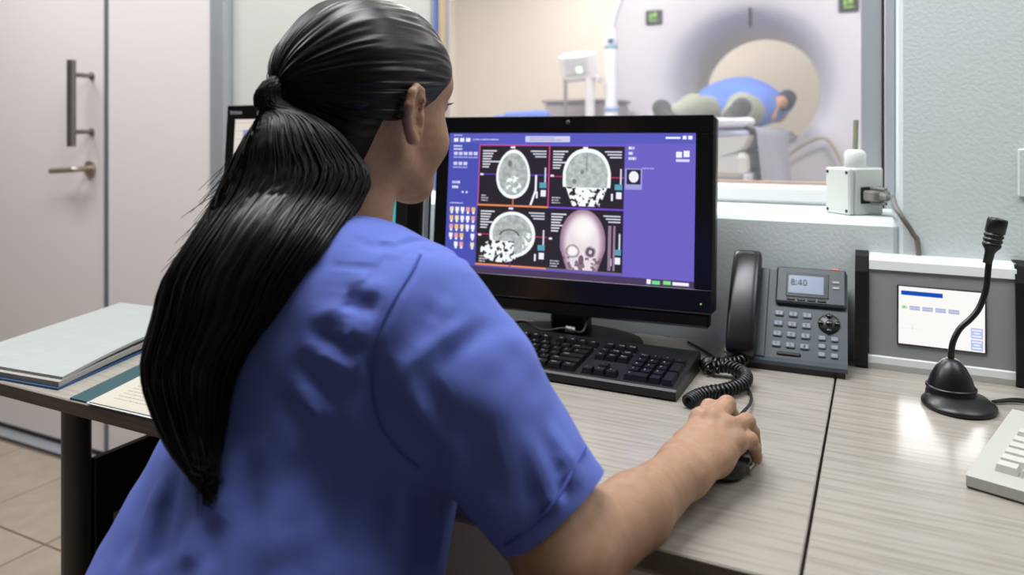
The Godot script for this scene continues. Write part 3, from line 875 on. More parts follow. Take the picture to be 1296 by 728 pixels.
func gantry() -> void:
	var c := Vector3(-0.666, 1.37, -4.3)
	var g := thing("scanner_gantry", "white ring-shaped CT scanner gantry with round bore behind the window", "scanner", Vector3(c.x, 0, c.z))
	# outline of the housing as a superellipse round the bore, front shell bulging
	var n := 72
	var hw := 0.84
	var rings := []
	var ring_def := [[0.36, -0.70, 0.0], [0.36, -0.40, 0.0], [0.37, -0.22, 0.0], [0.40, -0.10, 0.0], [0.45, -0.03, 0.0], [0.52, 0.0, 0.0], [0.0, 0.0, 0.35], [0.0, -0.02, 0.75], [0.0, -0.048, 0.93], [0.0, -0.066, 0.968], [0.0, -0.16, 1.0]]
	for d in ring_def:
		var ring := PackedVector3Array()
		for k in n:
			var w := TAU * k / n
			var cw := cos(w)
			var sw := sin(w)
			var o := Vector2(signf(cw) * pow(absf(cw), 0.66) * hw, signf(sw) * pow(absf(sw), 0.66) * 0.90)
			var b := Vector2(cw, sw) * 0.52
			var p: Vector2 = Vector2(cw, sw) * d[0] if d[0] > 0.0 else b.lerp(o, d[2])
			ring.append(Vector3(p.x, c.y + p.y, d[1]))
		rings.append(ring)
	var shell := Geo.new().smooth(true)
	var rim := Geo.new().smooth(true)
	for i in rings.size() - 1:
		for k in n:
			var m := (k + 1) % n
			(rim if i == 8 else shell).quad(rings[i][k], rings[i + 1][k], rings[i + 1][m], rings[i][m])
	part("front_shell", shell.mesh(), mats.ct_white, g)
	# rim strip and drum behind
	var drum := Geo.new().smooth(true)
	var edge := Geo.new().smooth(true)
	for k in n:
		var m := (k + 1) % n
		var p: Vector3 = rings[-1][k]
		var q: Vector3 = rings[-1][m]
		var mid := Vector3(0, c.y, 0)
		var f := func(v: Vector3, s: float, z: float) -> Vector3: return Vector3(mid.x + (v.x - mid.x) * s, mid.y + (v.y - mid.y) * s, z)
		edge.quad(f.call(p, 1.0, -0.16), f.call(p, 1.022, -0.17), f.call(q, 1.022, -0.17), f.call(q, 1.0, -0.16))
		edge.quad(f.call(p, 1.022, -0.17), f.call(p, 1.022, -0.24), f.call(q, 1.022, -0.24), f.call(q, 1.022, -0.17))
		drum.quad(f.call(p, 0.995, -0.24), f.call(p, 0.985, -0.62), f.call(q, 0.985, -0.62), f.call(q, 0.995, -0.24))
		drum.quad(f.call(p, 0.985, -0.62), rings[0][k], rings[0][m], f.call(q, 0.985, -0.62))
	part("rim_strip", rim.mesh(), paint(0.42, 0.52, 0.80, 0.5), g, "pale blue rim strip")
	part("rim_flange", edge.mesh(), mats.ct_white, g)
	part("drum", drum.mesh(), mats.ct_white, g)
	part("pedestal", Geo.new().box(Vector3(0, 0.26, -0.38), Vector3(1.45, 0.52, 0.42), 0.03).mesh(), mats.ct_white, g)
	for s in [-1, 1]:
		var d := part("display", Geo.new().box(Vector3(0.525 * s, 1.812, 0.0), Vector3(0.10, 0.085, 0.03), 0.006).mesh(), paint(0.16, 0.18, 0.18, 0.3), g, "small dark display with green digits")
		part("green_readout", Geo.new().box(Vector3(0.525 * s + 0.008, 1.826, 0.0145), Vector3(0.022, 0.03, 0.006)).box(Vector3(0.525 * s - 0.018, 1.818, 0.0145), Vector3(0.014, 0.03, 0.006)).box(Vector3(0.525 * s, 1.792, 0.0145), Vector3(0.05, 0.008, 0.006)).mesh(), glow(0.45, 0.62, 0.22, 0.7), d)
	part("laser_window", Geo.new().box(Vector3(0.022, 1.775, -0.002), Vector3(0.016, 0.11, 0.03), 0.004).mesh(), paint(0.10, 0.10, 0.11, 0.3), g, "dark slot above the bore")
	part("top_badge", Geo.new().box(Vector3(0.0, 1.93, -0.002), Vector3(0.34, 0.05, 0.012), 0.005).mesh(), paint(0.55, 0.65, 0.90, 0.5), g)
	for k in 3:
		part("marking", Geo.new().box(Vector3(0.62, 1.74 - 0.045 * k, -0.006), Vector3(0.06 if k else 0.10, 0.012, 0.012), 0.002).mesh(), paint(0.62, 0.72, 0.90, 0.5), g)
	# hose on the lower right of the front shell
	part("hose", Geo.new().tube(curve_points([Vector3(0.20, 0.98, 0.03), Vector3(0.30, 1.06, 0.03), Vector3(0.40, 1.10, 0.03), Vector3(0.46, 1.04, 0.03), Vector3(0.50, 0.9, 0.03), Vector3(0.52, 0.5, 0.03)], 6), [0.008], 8).mesh(), paint(0.66, 0.60, 0.52, 0.6), g)

func patient_table() -> void:
	var t := thing("scanner_table", "white sliding CT table leading into the round bore", "table", Vector3(-0.666, 0, -4.0))
	var poly := PackedVector2Array([Vector2(-0.22, 1.115), Vector2(-0.19, 1.06), Vector2(-0.10, 1.03), Vector2(0.10, 1.03), Vector2(0.19, 1.06), Vector2(0.22, 1.115), Vector2(0.20, 1.115), Vector2(0.0, 1.10), Vector2(-0.20, 1.115)])
	part("cradle", Geo.new().prism(poly, -0.95, 1.05).mesh(), mats.white, t)
	part("foot_end", Geo.new().box(Vector3(0.0, 1.00, 0.80), Vector3(0.40, 0.10, 0.5), 0.02).mesh(), mats.white, t)
	part("rail", Geo.new().box(Vector3(0.205, 0.95, 0.75), Vector3(0.02, 0.03, 0.6), 0.006).mesh(), paint(0.78, 0.80, 0.86, 0.4), t)
	part("under_carriage", Geo.new().box(Vector3(0, 0.90, 0.45), Vector3(0.42, 0.10, 1.1), 0.02).mesh(), mats.white, t)
	part("column", Geo.new().box(Vector3(0, 0.43, 0.5), Vector3(0.36, 0.86, 0.7), 0.03).mesh(), mats.white, t)
	part("mattress", Geo.new().box(Vector3(0, 1.122, 0.05), Vector3(0.40, 0.03, 1.9), 0.012).mesh(), paint(0.62, 0.64, 0.72, 0.8), t)
	# crumpled white sheet at the foot end, grey drape down the near side
	var s := thing("bed_sheet", "crumpled white sheet at the foot end of the scanner table", "sheet", Vector3(-0.60, 1.16, -3.06))
	var sh := Sculpt.new()
	sh.add([[-0.10, 0.0, 0.0, 0.10, 0.0, -0.02, 0.025, 0.02, 0.02, 0, 1, 0, 0.7, 1], [-0.06, 0.01, 0.06, 0.12, 0.01, 0.03, 0.022, 0.018, 0.015, 0, 1, 0, 0.8, 1], [-0.12, 0.0, -0.06, 0.13, 0.01, -0.05, 0.02, 0.024, 0.015, 0, 1, 0, 0.8, 1]])
	part("cloth", sh.net(Vector3(-0.2, -0.06, -0.13), Vector3(0.2, 0.08, 0.13), 0.01), paint(0.88, 0.88, 0.92, 0.9), s)
	var d := thing("drape", "grey cloth hanging down the side of the scanner table", "drape", Vector3(-0.452, 1.142, -3.75))
	var cloth := Geo.new().smooth(true)
	var nz := 40
	var ny := 14
	var at := func(i: int, k: int) -> Vector3:
		var z := lerpf(0.66, -0.45, float(i) / nz)
		var v := float(k) / ny
		var fold := sin(z * 38.0 + 1.2 * sin(z * 9.0)) * 0.016 * v + sin(z * 71.0) * 0.005 * v
		if v < 0.12:
			return Vector3(-0.10 + v / 0.12 * 0.10, 0.012, z)
		var u := (v - 0.12) / 0.88
		return Vector3(0.012 + 0.05 * u * (1.0 + 0.4 * sin(z * 5.0)) + fold, 0.012 - 0.42 * u - 0.12 * u * maxf(0.0, -z), z)
	for i in nz:
		for k in ny:
			cloth.quad(at.call(i, k), at.call(i, k + 1), at.call(i + 1, k + 1), at.call(i + 1, k))
	part("cloth", cloth.mesh(), paint(0.60, 0.61, 0.67, 0.95), d)

func patient() -> void:
	# lies on the back, feet towards the window
	var base := Vector3(-0.666, 1.14, -3.9)
	var p := thing("person", "patient in blue top lying on the scanner table, feet to the window", "person", base)
	var U := [0, 1, 0, 1, 1]
	var seg := func(a: Vector3, b: Vector3, r0: float, r1: float, k := 0.03, s := 1.0) -> Array:
		return [a.x, a.y, a.z, b.x, b.y, b.z, r0, r1, k, 0.0, 1.0, 0.0, s, 1.0]
	# skin: head, neck, arms with hands
	var body := Sculpt.new()
	body.add([seg.call(Vector3(0, 0.16, -0.62), Vector3(0, 0.14, -0.70), 0.075, 0.08), seg.call(Vector3(0, 0.19, -0.60), Vector3(0, 0.21, -0.63), 0.045, 0.03),
		seg.call(Vector3(0, 0.11, -0.45), Vector3(0, 0.13, -0.60), 0.05, 0.048), seg.call(Vector3(-0.16, 0.10, -0.38), Vector3(0.16, 0.10, -0.38), 0.055, 0.055),
		seg.call(Vector3(0, 0.10, -0.4), Vector3(0, 0.09, 0.05), 0.10, 0.09, 0.05, 0.7),
		seg.call(Vector3(0.17, 0.10, -0.38), Vector3(0.235, 0.155, -0.18), 0.045, 0.038), seg.call(Vector3(0.235, 0.155, -0.18), Vector3(0.205, 0.14, -0.03), 0.036, 0.027),
		seg.call(Vector3(0.205, 0.14, -0.03), Vector3(0.195, 0.09, 0.03), 0.028, 0.018, 0.015, 0.8),
		seg.call(Vector3(0.18, 0.10, 0.02), Vector3(0.172, 0.065, 0.055), 0.010, 0.008, 0.006), seg.call(Vector3(0.19, 0.095, 0.03), Vector3(0.184, 0.055, 0.065), 0.010, 0.008, 0.006),
		seg.call(Vector3(0.20, 0.095, 0.03), Vector3(0.198, 0.052, 0.066), 0.010, 0.008, 0.006), seg.call(Vector3(0.211, 0.10, 0.025), Vector3(0.212, 0.06, 0.06), 0.009, 0.007, 0.006),
		seg.call(Vector3(0.18, 0.125, -0.01), Vector3(0.157, 0.10, 0.02), 0.011, 0.008, 0.008),
		seg.call(Vector3(-0.17, 0.10, -0.38), Vector3(-0.225, 0.08, -0.15), 0.045, 0.038), seg.call(Vector3(-0.225, 0.08, -0.15), Vector3(-0.20, 0.06, 0.06), 0.036, 0.026),
		seg.call(Vector3(-0.20, 0.06, 0.06), Vector3(-0.19, 0.05, 0.13), 0.026, 0.014, 0.015, 0.7)])
	part("body", body.net(Vector3(-0.32, -0.02, -0.82), Vector3(0.32, 0.3, 0.16), 0.010), paint(0.72, 0.52, 0.43, 0.6), p)
	var top := Sculpt.new()
	top.add([seg.call(Vector3(-0.04, 0.14, -0.40), Vector3(-0.03, 0.13, 0.0), 0.17, 0.165, 0.03, 0.75), seg.call(Vector3(0.06, 0.14, -0.38), Vector3(0.05, 0.12, 0.02), 0.155, 0.16, 0.04, 0.75),
		seg.call(Vector3(0.02, 0.18, -0.30), Vector3(0.0, 0.16, -0.1), 0.13, 0.14, 0.05, 0.8), seg.call(Vector3(-0.08, 0.11, 0.0), Vector3(-0.10, 0.09, 0.13), 0.12, 0.10, 0.05, 0.8), seg.call(Vector3(0.06, 0.11, 0.0), Vector3(0.07, 0.085, 0.12), 0.12, 0.10, 0.05, 0.8),
		seg.call(Vector3(0.16, 0.12, -0.38), Vector3(0.215, 0.145, -0.24), 0.062, 0.056, 0.03), seg.call(Vector3(-0.16, 0.12, -0.38), Vector3(-0.21, 0.09, -0.22), 0.062, 0.056, 0.03)])
	top.creases([[0.014, 0.02, -0.16, 0.20, 0.06, 0.0, 0.26, -0.08, 0.13, 0.22, -0.14], [-0.012, 0.02, -0.13, 0.19, 0.11, 0.03, 0.23, -0.02, 0.15, 0.2, -0.08], [0.012, 0.02, -0.12, 0.25, -0.14, 0.02, 0.3, -0.2, 0.12, 0.24, -0.25], [-0.010, 0.02, -0.05, 0.2, 0.12, 0.0, 0.16, 0.2, 0.03, 0.1, 0.24], [0.010, 0.02, 0.08, 0.2, 0.1, 0.12, 0.15, 0.16, 0.13, 0.1, 0.2]])
	part("blue_top", top.net(Vector3(-0.34, -0.04, -0.56), Vector3(0.34, 0.36, 0.27), 0.012), paint(0.34, 0.47, 0.80, 0.85), p)
	var legs := Sculpt.new()
	legs.add([seg.call(Vector3(-0.09, 0.09, 0.05), Vector3(-0.12, 0.10, 0.38), 0.085, 0.068), seg.call(Vector3(-0.12, 0.10, 0.38), Vector3(-0.145, 0.055, 0.68), 0.066, 0.050),
		seg.call(Vector3(0.09, 0.09, 0.05), Vector3(0.10, 0.10, 0.38), 0.085, 0.068), seg.call(Vector3(0.10, 0.10, 0.38), Vector3(0.108, 0.055, 0.66), 0.066, 0.050)])
	part("trousers", legs.net(Vector3(-0.26, -0.03, -0.08), Vector3(0.26, 0.22, 0.76), 0.012), paint(0.56, 0.58, 0.53, 0.9), p)
	for s in [-1.0, 1.0]:
		var shoe := Sculpt.new()
		var hx: float = 0.112 * s if s > 0 else -0.150
		var toe := Vector3(hx + 0.040 * s, 0.095, 0.70)
		shoe.add([seg.call(Vector3(hx, 0.018, 0.735), toe, 0.036, 0.038, 0.02), seg.call(Vector3(hx, 0.03, 0.70), toe + Vector3(0, 0.0, -0.02), 0.04, 0.036, 0.02), seg.call(Vector3(hx, 0.03, 0.72), Vector3(hx, 0.055, 0.66), 0.04, 0.045, 0.02)])
		part("shoe", shoe.net(Vector3(hx - 0.12, -0.04, 0.58), Vector3(hx + 0.12, 0.18, 0.82), 0.009), paint(0.27, 0.27, 0.28, 0.85), p)
	var hair := Sculpt.new()
	hair.add([seg.call(Vector3(0, 0.15, -0.70), Vector3(0, 0.13, -0.73), 0.085, 0.082)])
	part("hair", hair.net(Vector3(-0.13, 0.02, -0.86), Vector3(0.13, 0.27, -0.58), 0.012), paint(0.05, 0.04, 0.04, 0.5), p)
	var cuff := Sculpt.new()
	cuff.add([seg.call(Vector3(0.225, 0.15, -0.20), Vector3(0.245, 0.165, -0.14), 0.05, 0.046)])
	part("cuff", cuff.net(Vector3(0.12, 0.06, -0.3), Vector3(0.34, 0.26, -0.05), 0.010), paint(0.13, 0.15, 0.24, 0.9), p, "dark arm cuff")

func injector() -> void:
	var t := thing("contrast_injector", "white injector head on a stand beside the scanner", "injector", Vector3(-1.47, 0, -3.8))
	var b := Basis(Vector3.RIGHT, 0.25) * Basis(Vector3.BACK, 0.06)
	var h := Geo.new()
	h.xf = Transform3D(b, Vector3(-0.005, 1.49, 0))
	part("head", h.box(Vector3.ZERO, Vector3(0.20, 0.155, 0.08), 0.014).mesh(), paint(0.90, 0.90, 0.91, 0.4), t)
	var f := Geo.new()
	f.xf = h.xf
	part("face_panel", f.box(Vector3(0, 0.01, 0.041), Vector3(0.13, 0.09, 0.004), 0.002).mesh(), paint(0.78, 0.80, 0.83, 0.4), t)
	var k := Geo.new()
	k.xf = h.xf
	part("status_light", k.box(Vector3(0.018, -0.012, 0.045), Vector3(0.03, 0.03, 0.006), 0.008).mesh(), glow(0.86, 1.0, 0.85, 1.1), t, "round pale green status light")
	part("knob", Geo.new().box(Vector3(0.115, 1.42, 0), Vector3(0.03, 0.035, 0.04), 0.006).mesh(), paint(0.80, 0.80, 0.83, 0.5), t)
	part("pole", Geo.new().tube(PackedVector3Array([Vector3(0.06, 0.06, 0), Vector3(0.06, 1.43, 0)]), [0.026], 14).mesh(), paint(0.85, 0.85, 0.87, 0.4), t)
	part("rod", Geo.new().tube(PackedVector3Array([Vector3(-0.075, 0.06, 0.02), Vector3(-0.075, 1.42, 0.02)]), [0.010], 10).mesh(), paint(0.50, 0.48, 0.50, 0.4), t)
	part("base", Geo.new().lathe([[0.0, 0.0], [0.10, 0.0], [0.10, 0.04], [0.05, 0.07], [0.0, 0.07]], 24).mesh(), mats.white, t)
	var c := thing("upright_cylinder", "tall white cylinder with a capped top beside the scanner gantry", "cylinder", Vector3(-1.305, 0, -3.85))
	part("column", Geo.new().lathe([[0.0, 0.0], [0.038, 0.0], [0.038, 1.26], [0.034, 1.28], [0.034, 1.60], [0.030, 1.63], [0.0, 1.63]], 20).mesh(), paint(0.86, 0.87, 0.90, 0.4), c)
	part("band", Geo.new().lathe([[0.0345, 1.24], [0.040, 1.245], [0.040, 1.265], [0.0345, 1.27]], 20).mesh(), paint(0.55, 0.66, 0.86, 0.5), c)
	part("collar", Geo.new().lathe([[0.034, 1.585], [0.0375, 1.59], [0.0375, 1.60], [0.034, 1.605]], 20).mesh(), paint(0.50, 0.66, 0.72, 0.5), c)
	part("label_patch", Geo.new().box(Vector3(0.008, 1.625, 0.033), Vector3(0.03, 0.028, 0.006), 0.002).mesh(), paint(0.28, 0.32, 0.42, 0.5), c)
	part("cap", Geo.new().lathe([[0.034, 1.605], [0.036, 1.64], [0.020, 1.672], [0.016, 1.70], [0.008, 1.71], [0.007, 1.74], [0.0, 1.742]], 20).mesh(), paint(0.80, 0.83, 0.90, 0.4), c)
	var e := thing("equipment_case", "brownish grey equipment case standing behind the injector", "case", Vector3(-1.54, 0, -4.10))
	part("body", Geo.new().box(Vector3(0, 0.65, 0), Vector3(0.42, 1.30, 0.3), 0.015).mesh(), paint(0.62, 0.58, 0.58, 0.6), e)
	part("lid", Geo.new().box(Vector3(0, 1.31, 0), Vector3(0.44, 0.02, 0.32), 0.006).mesh(), paint(0.52, 0.50, 0.52, 0.6), e)
	var tr := thing("side_cabinet", "pale cabinet under the blue cloth beside the injector", "cabinet", Vector3(-1.80, 0, -3.75))
	part("body", Geo.new().box(Vector3(0, 0.58, 0), Vector3(0.34, 1.16, 0.3), 0.02).mesh(), paint(0.72, 0.73, 0.77, 0.6), tr)
	part("top", Geo.new().box(Vector3(0, 1.165, 0), Vector3(0.36, 0.02, 0.32), 0.005).mesh(), paint(0.78, 0.79, 0.82, 0.6), tr)
	var cl := thing("blue_cloth", "blue cloth heaped on the cabinet beside the injector stand", "cloth", Vector3(-1.80, 0, -3.75))
	var heap := Sculpt.new()
	heap.add([[-0.15, 1.20, 0.0, 0.16, 1.22, 0.02, 0.03, 0.028, 0.02, 0, 1, 0, 1, 1], [-0.05, 1.215, 0.06, 0.13, 1.225, 0.02, 0.03, 0.026, 0.02, 0, 1, 0, 1, 1], [-0.12, 1.2, -0.08, 0.1, 1.2, -0.05, 0.03, 0.03, 0.02, 0, 1, 0, 1, 1]])
	part("cloth", heap.net(Vector3(-0.22, 1.13, -0.15), Vector3(0.24, 1.3, 0.13), 0.012), paint(0.33, 0.45, 0.78, 0.9), cl)

# ---------------------------------------------------------------- desks and what stands on them
const SIDE := Basis(Vector3(0, 0, -1), Vector3(0, 1, 0), Vector3(1, 0, 0))   # prism polygon: x = depth away from the viewer, y = height, pushed along world x

func desks() -> void:
	var d := thing("desk", "pale wood-grain desk carrying the two monitors", "desk", Vector3(-0.71, 0, -1.02))
	part("desktop", Geo.new().box(Vector3(0, 0.7305, 0), Vector3(1.297, 0.019, 0.706), 0.0012).mesh(), mats.wood, d)
	part("edge_band", Geo.new().box(Vector3(0, 0.7295, 0.3535), Vector3(1.297, 0.0185, 0.0016)).mesh(), mats.wood_edge, d, "grey-brown front edge band")
	for z in [0.30, -0.30]:
		for x in [-0.393, 0.62]:
			if x > 0 and z > 0:
				continue
			part("leg", Geo.new().tube(PackedVector3Array([Vector3(x, 0.0, z), Vector3(x, 0.721, z)]), [0.0205], 20).mesh(), mats.leg, d)
	part("side_panel", Geo.new().box(Vector3(-0.385, 0.36, 0.0), Vector3(0.014, 0.512, 0.56), 0.002).mesh(), paint(0.025, 0.025, 0.027, 0.5), d, "black end panel between the legs")
	var sticker := part("sticker", Geo.new().box(Vector3(-0.3775, 0.513, 0.243), Vector3(0.0012, 0.012, 0.012)).mesh(), paint(0.70, 0.66, 0.58, 0.6), d)
	sticker.set_meta("label", "small pale sticker")
	part("modesty_panel", Geo.new().box(Vector3(0.12, 0.50, -0.33), Vector3(0.95, 0.44, 0.016), 0.002).mesh(), mats.leg, d)
	var r := thing("desk", "pale wood-grain desk carrying the phone, panel and microphone", "desk", Vector3(0.62, 0, -1.02))
	part("desktop", Geo.new().box(Vector3(0, 0.7305, 0), Vector3(1.357, 0.019, 0.706), 0.0012).mesh(), mats.wood, r)
	part("edge_band", Geo.new().box(Vector3(0, 0.7295, 0.3535), Vector3(1.357, 0.0185, 0.0016)).mesh(), mats.wood_edge, r, "grey-brown front edge band")
	for z in [0.30, -0.30]:
		for x in [-0.62, 0.62]:
			part("leg", Geo.new().box(Vector3(x, 0.36, z), Vector3(0.042, 0.72, 0.042), 0.008).mesh(), mats.leg, r)
	var p := thing("drawer_pedestal", "beige drawer unit under the desk front", "drawers", Vector3(-0.30, 0, -0.98))
	part("carcass", Geo.new().box(Vector3(0, 0.355, -0.01), Vector3(0.32, 0.69, 0.50), 0.003).mesh(), mats.beige, p)
	for k in 3:
		var dr := part("drawer_front", Geo.new().box(Vector3(0, 0.575 - 0.225 * k, 0.25), Vector3(0.316, 0.218, 0.018), 0.002).mesh(), mats.beige, p)
		part("handle", Geo.new().box(Vector3(0, 0.62 - 0.225 * k, 0.266), Vector3(0.10, 0.012, 0.014), 0.003).mesh(), mats.steel, dr)

func px(im: Image, x0: float, y0: float, x1: float, y1: float, c: Color) -> void:
	im.fill_rect(Rect2i(int(x0), int(y0), maxi(1, int(x1 - x0)), maxi(1, int(y1 - y0))), c)

func scribble(im: Image, rng: RandomNumberGenerator, x: float, y: float, w: float, lines: int, step: float, c: Color, right := false) -> void:
	for k in lines:
		var len := w * rng.randf_range(0.45, 1.0)
		var at := x + w - len if right else x
		var u := 0.0
		while u < len:
			var seg := rng.randf_range(3, 9)
			px(im, at + u, y + k * step, at + minf(u + seg, len), y + k * step + step * 0.55, c)
			u += seg + 1.5

func scan_screen() -> Image:
	var w := 1024
	var h := 572
	var im := Image.create(w, h, false, Image.FORMAT_RGBA8)
	var rng := RandomNumberGenerator.new()
	rng.seed = 7
	im.fill(Color(0.37, 0.36, 0.75))
	px(im, 0, 0, 140, h, Color(0.29, 0.31, 0.69))
	px(im, 760, 0, w, h, Color(0.42, 0.38, 0.76))
	px(im, 0, 0, w, 40, Color(0.34, 0.35, 0.73))
	px(im, 0, 546, w, h, Color(0.29, 0.22, 0.36))
	var white := Color(0.93, 0.93, 1.0)
	px(im, 345, 12, 535, 36, Color(0.80, 0.80, 0.92))
	scribble(im, rng, 365, 17, 150, 2, 9, Color(0.55, 0.55, 0.75))
	scribble(im, rng, 22, 6, 60, 1, 8, white)
	for k in 3:
		px(im, 22 + k * 28, 20, 42 + k * 28, 36, white)
	scribble(im, rng, 110, 24, 120, 1, 9, white)
	for k in 5:
		px(im, 24 + k * 23, 78, 42 + k * 23, 92, Color(0.80, 0.80, 0.95))
		px(im, 22 + k * 23, 98, 43 + k * 23, 104, Color(0.65, 0.65, 0.88))
		if k < 3:
			px(im, 24 + k * 23, 120, 42 + k * 23, 134, Color(0.80, 0.80, 0.95))
			px(im, 22 + k * 23, 140, 43 + k * 23, 146, Color(0.65, 0.65, 0.88))
	scribble(im, rng, 22, 50, 60, 2, 13, white)
	scribble(im, rng, 22, 200, 40, 2, 20, white)
	px(im, 68, 242, 76, 250, white)
	px(im, 86, 242, 94, 250, white)
	scribble(im, rng, 14, 290, 90, 1, 8, white)
	for r in 5:
		for k in 5:
			if r > 2 and (k == 3 or k == 0 and r == 4):
				continue
			var tint := [Color(0.95, 0.85, 0.70), Color(0.95, 0.93, 0.95), Color(0.92, 0.75, 0.45), Color(0.92, 0.92, 1.0), Color(0.90, 0.62, 0.62)]
			px(im, 16 + k * 25, 308 + r * 36, 33 + k * 25, 326 + r * 36, tint[(r * 2 + k * 3) % 5])
			px(im, 20 + k * 25, 326 + r * 36, 30 + k * 25, 336 + r * 36, white)
	# the four image panes
	var x0 := 142.0
	var xm := 450.0
	var x1 := 756.0
	var y0 := 48.0
	var ym := 296.0
	var y1 := 540.0
	var dark := Color(0.15, 0.13, 0.17)
	px(im, x0, y0, x1, y1, dark)
	px(im, x0, y0, x0 + 4, ym, Color(0.85, 0.28, 0.55))
	px(im, x0, y0, xm, y0 + 4, Color(0.85, 0.30, 0.60))
	px(im, xm - 2, y0, xm + 3, ym, Color(0.85, 0.28, 0.55))
	px(im, x0, ym - 4, xm, ym + 3, Color(0.95, 0.55, 0.35))
	px(im, xm, ym - 4, x1, ym + 3, Color(0.45, 0.30, 0.80))
	px(im, xm, y0, x1, y0 + 4, Color(0.50, 0.36, 0.80))
	px(im, x0, y1 - 7, xm, y1, Color(0.95, 0.55, 0.35))
	px(im, xm, y1 - 7, x1, y1, Color(0.45, 0.38, 0.55))
	var red := Color(0.70, 0.18, 0.35)
	var violet := Color(0.36, 0.22, 0.68)
	px(im, x0, 166, xm, 172, violet)
	px(im, 296, y0, 302, ym, Color(0.85, 0.45, 0.25))
	px(im, xm, 170, x1, 175, red)
	px(im, x0, 412, xm, 417, red)
	px(im, 293, ym, 298, y1, violet)
	for q in [[x0, y0], [xm, y0], [x0, ym], [xm, ym]]:
		var lines := [0.72, 0.55, 0.5, 0.45, 0.95, 0.4, 0.35]
		for k in 7:
			var len: float = 88.0 * lines[k]
			px(im, q[0] + 16, q[1] + 22 + k * 11, q[0] + 16 + len, q[1] + 28 + k * 11, Color(0.86, 0.86, 0.90))
		for k in 3:
			px(im, q[0] + 228 + k * 10, q[1] + 22 + k * 11, q[0] + 296, q[1] + 28 + k * 11, Color(0.80, 0.80, 0.86))
		px(im, q[0] + 140, q[1] + 6, q[0] + 160, q[1] + 14, white)
		scribble(im, rng, q[0] + 16, q[1] + 206, 42, 3, 10, Color(0.86, 0.86, 0.9))
		px(im, q[0] + 270, q[1] + 150, q[0] + 300, q[1] + 172, Color(0.35, 0.62, 0.72))
		px(im, q[0] + 290, q[1] + 90, q[0] + 297, q[1] + 150, Color(0.82, 0.82, 0.88))
		px(im, q[0] + 256, q[1] + 186, q[0] + 264, q[1] + 214, white)
		px(im, q[0] + 276, q[1] + 180, q[0] + 298, q[1] + 206, white)
		px(im, q[0] + 8, q[1] + 118, q[0] + 22, q[1] + 126, white)
	# right column
	scribble(im, rng, 772, 52, 36, 3, 20, white)
	px(im, 760, 136, 826, 216, Color(0.62, 0.62, 0.86))
	px(im, 766, 140, 820, 196, Color(0.16, 0.14, 0.2))
	scribble(im, rng, 826, 132, 100, 1, 10, Color(0.70, 0.68, 0.92))
	px(im, 952, 70, 974, 92, white)
	px(im, 980, 66, 1002, 90, white)
	px(im, 952, 98, 1002, 108, Color(0.85, 0.85, 1.0))
	px(im, 912, 14, 968, 22, white)
	px(im, 976, 10, 990, 24, white)
	px(im, 996, 10, 1012, 24, white)
	px(im, 850, 548, 866, 566, white)
	px(im, 870, 552, 900, 566, Color(0.45, 0.85, 0.55))
	px(im, 912, 550, 940, 564, Color(0.50, 0.88, 0.50))
	px(im, 946, 552, 1006, 564, white)
	# anatomy, drawn point by point
	var nz := FastNoiseLite.new()
	nz.seed = 4
	nz.frequency = 0.035
	nz.fractal_octaves = 3
	for y in range(52, 292):
		for x in range(150, 452):      # axial slice
			var p := Vector2((x - 296.0) / 74.0, (y - 166.0) / 100.0)
			p.x /= 1.0 + 0.10 * p.y
			var r := p.length()
			if r < 1.0:
				var v := 0.70 + 0.12 * nz.get_noise_2d(x, y)
				if r > 0.86:
					v = 0.98
				else:
					if absf(p.x + 0.02) < 0.02 and p.y < -0.2:
						v = 0.78
					if Vector2(p.x + 0.22, p.y + 0.42).length() < 0.13:
						v = 0.48
					if nz.get_noise_2d(x * 0.9 + 90, y * 0.9) > 0.06 and Vector2(p.x - 0.05, (p.y - 0.42) * 1.3).length() < 0.45:
						v = 0.98
				im.set_pixel(x, y, Color(v * 0.97, v, v))
			elif absf(x - (396 - maxf(0.0, (y - 230.0) * 0.35))) < 5 and y > 168 and y < 290:
				im.set_pixel(x, y, white)
		for x in range(455, 752):      # coronal slice
			var p := Vector2((x - 606.0) / 98.0, (y - 172.0) / 112.0)
			var r := Vector2(absf(p.x) ** 1.15, p.y).length() if p.y < 0 else Vector2(p.x, p.y * 0.55).length()
			if p.y < 0.36 and r < 1.0:
				var v := 0.73 + 0.12 * nz.get_noise_2d(x, y + 300)
				if r > 0.86:
					v = 0.99
				elif absf(p.x) < 0.02 and p.y < -0.2 or Vector2(p.x + 0.18, p.y + 0.18).length() < 0.08 or Vector2(p.x + 0.5, p.y - 0.16).length() < 0.09:
					v = 0.52
				im.set_pixel(x, y, Color(v * 0.96, v, v))
			elif p.y >= 0.30 and p.y < 1.02:
				var jag := nz.get_noise_2d(x * 1.1, y * 1.0 + 50)
				if absf(p.x) < 1.02 - 0.45 * p.y and jag > -0.10 + maxf(0.0, p.y - 0.75) * 0.6 or absf(p.x) < 0.34 and jag > -0.35:
					im.set_pixel(x, y, Color(0.97, 0.98, 1.0))
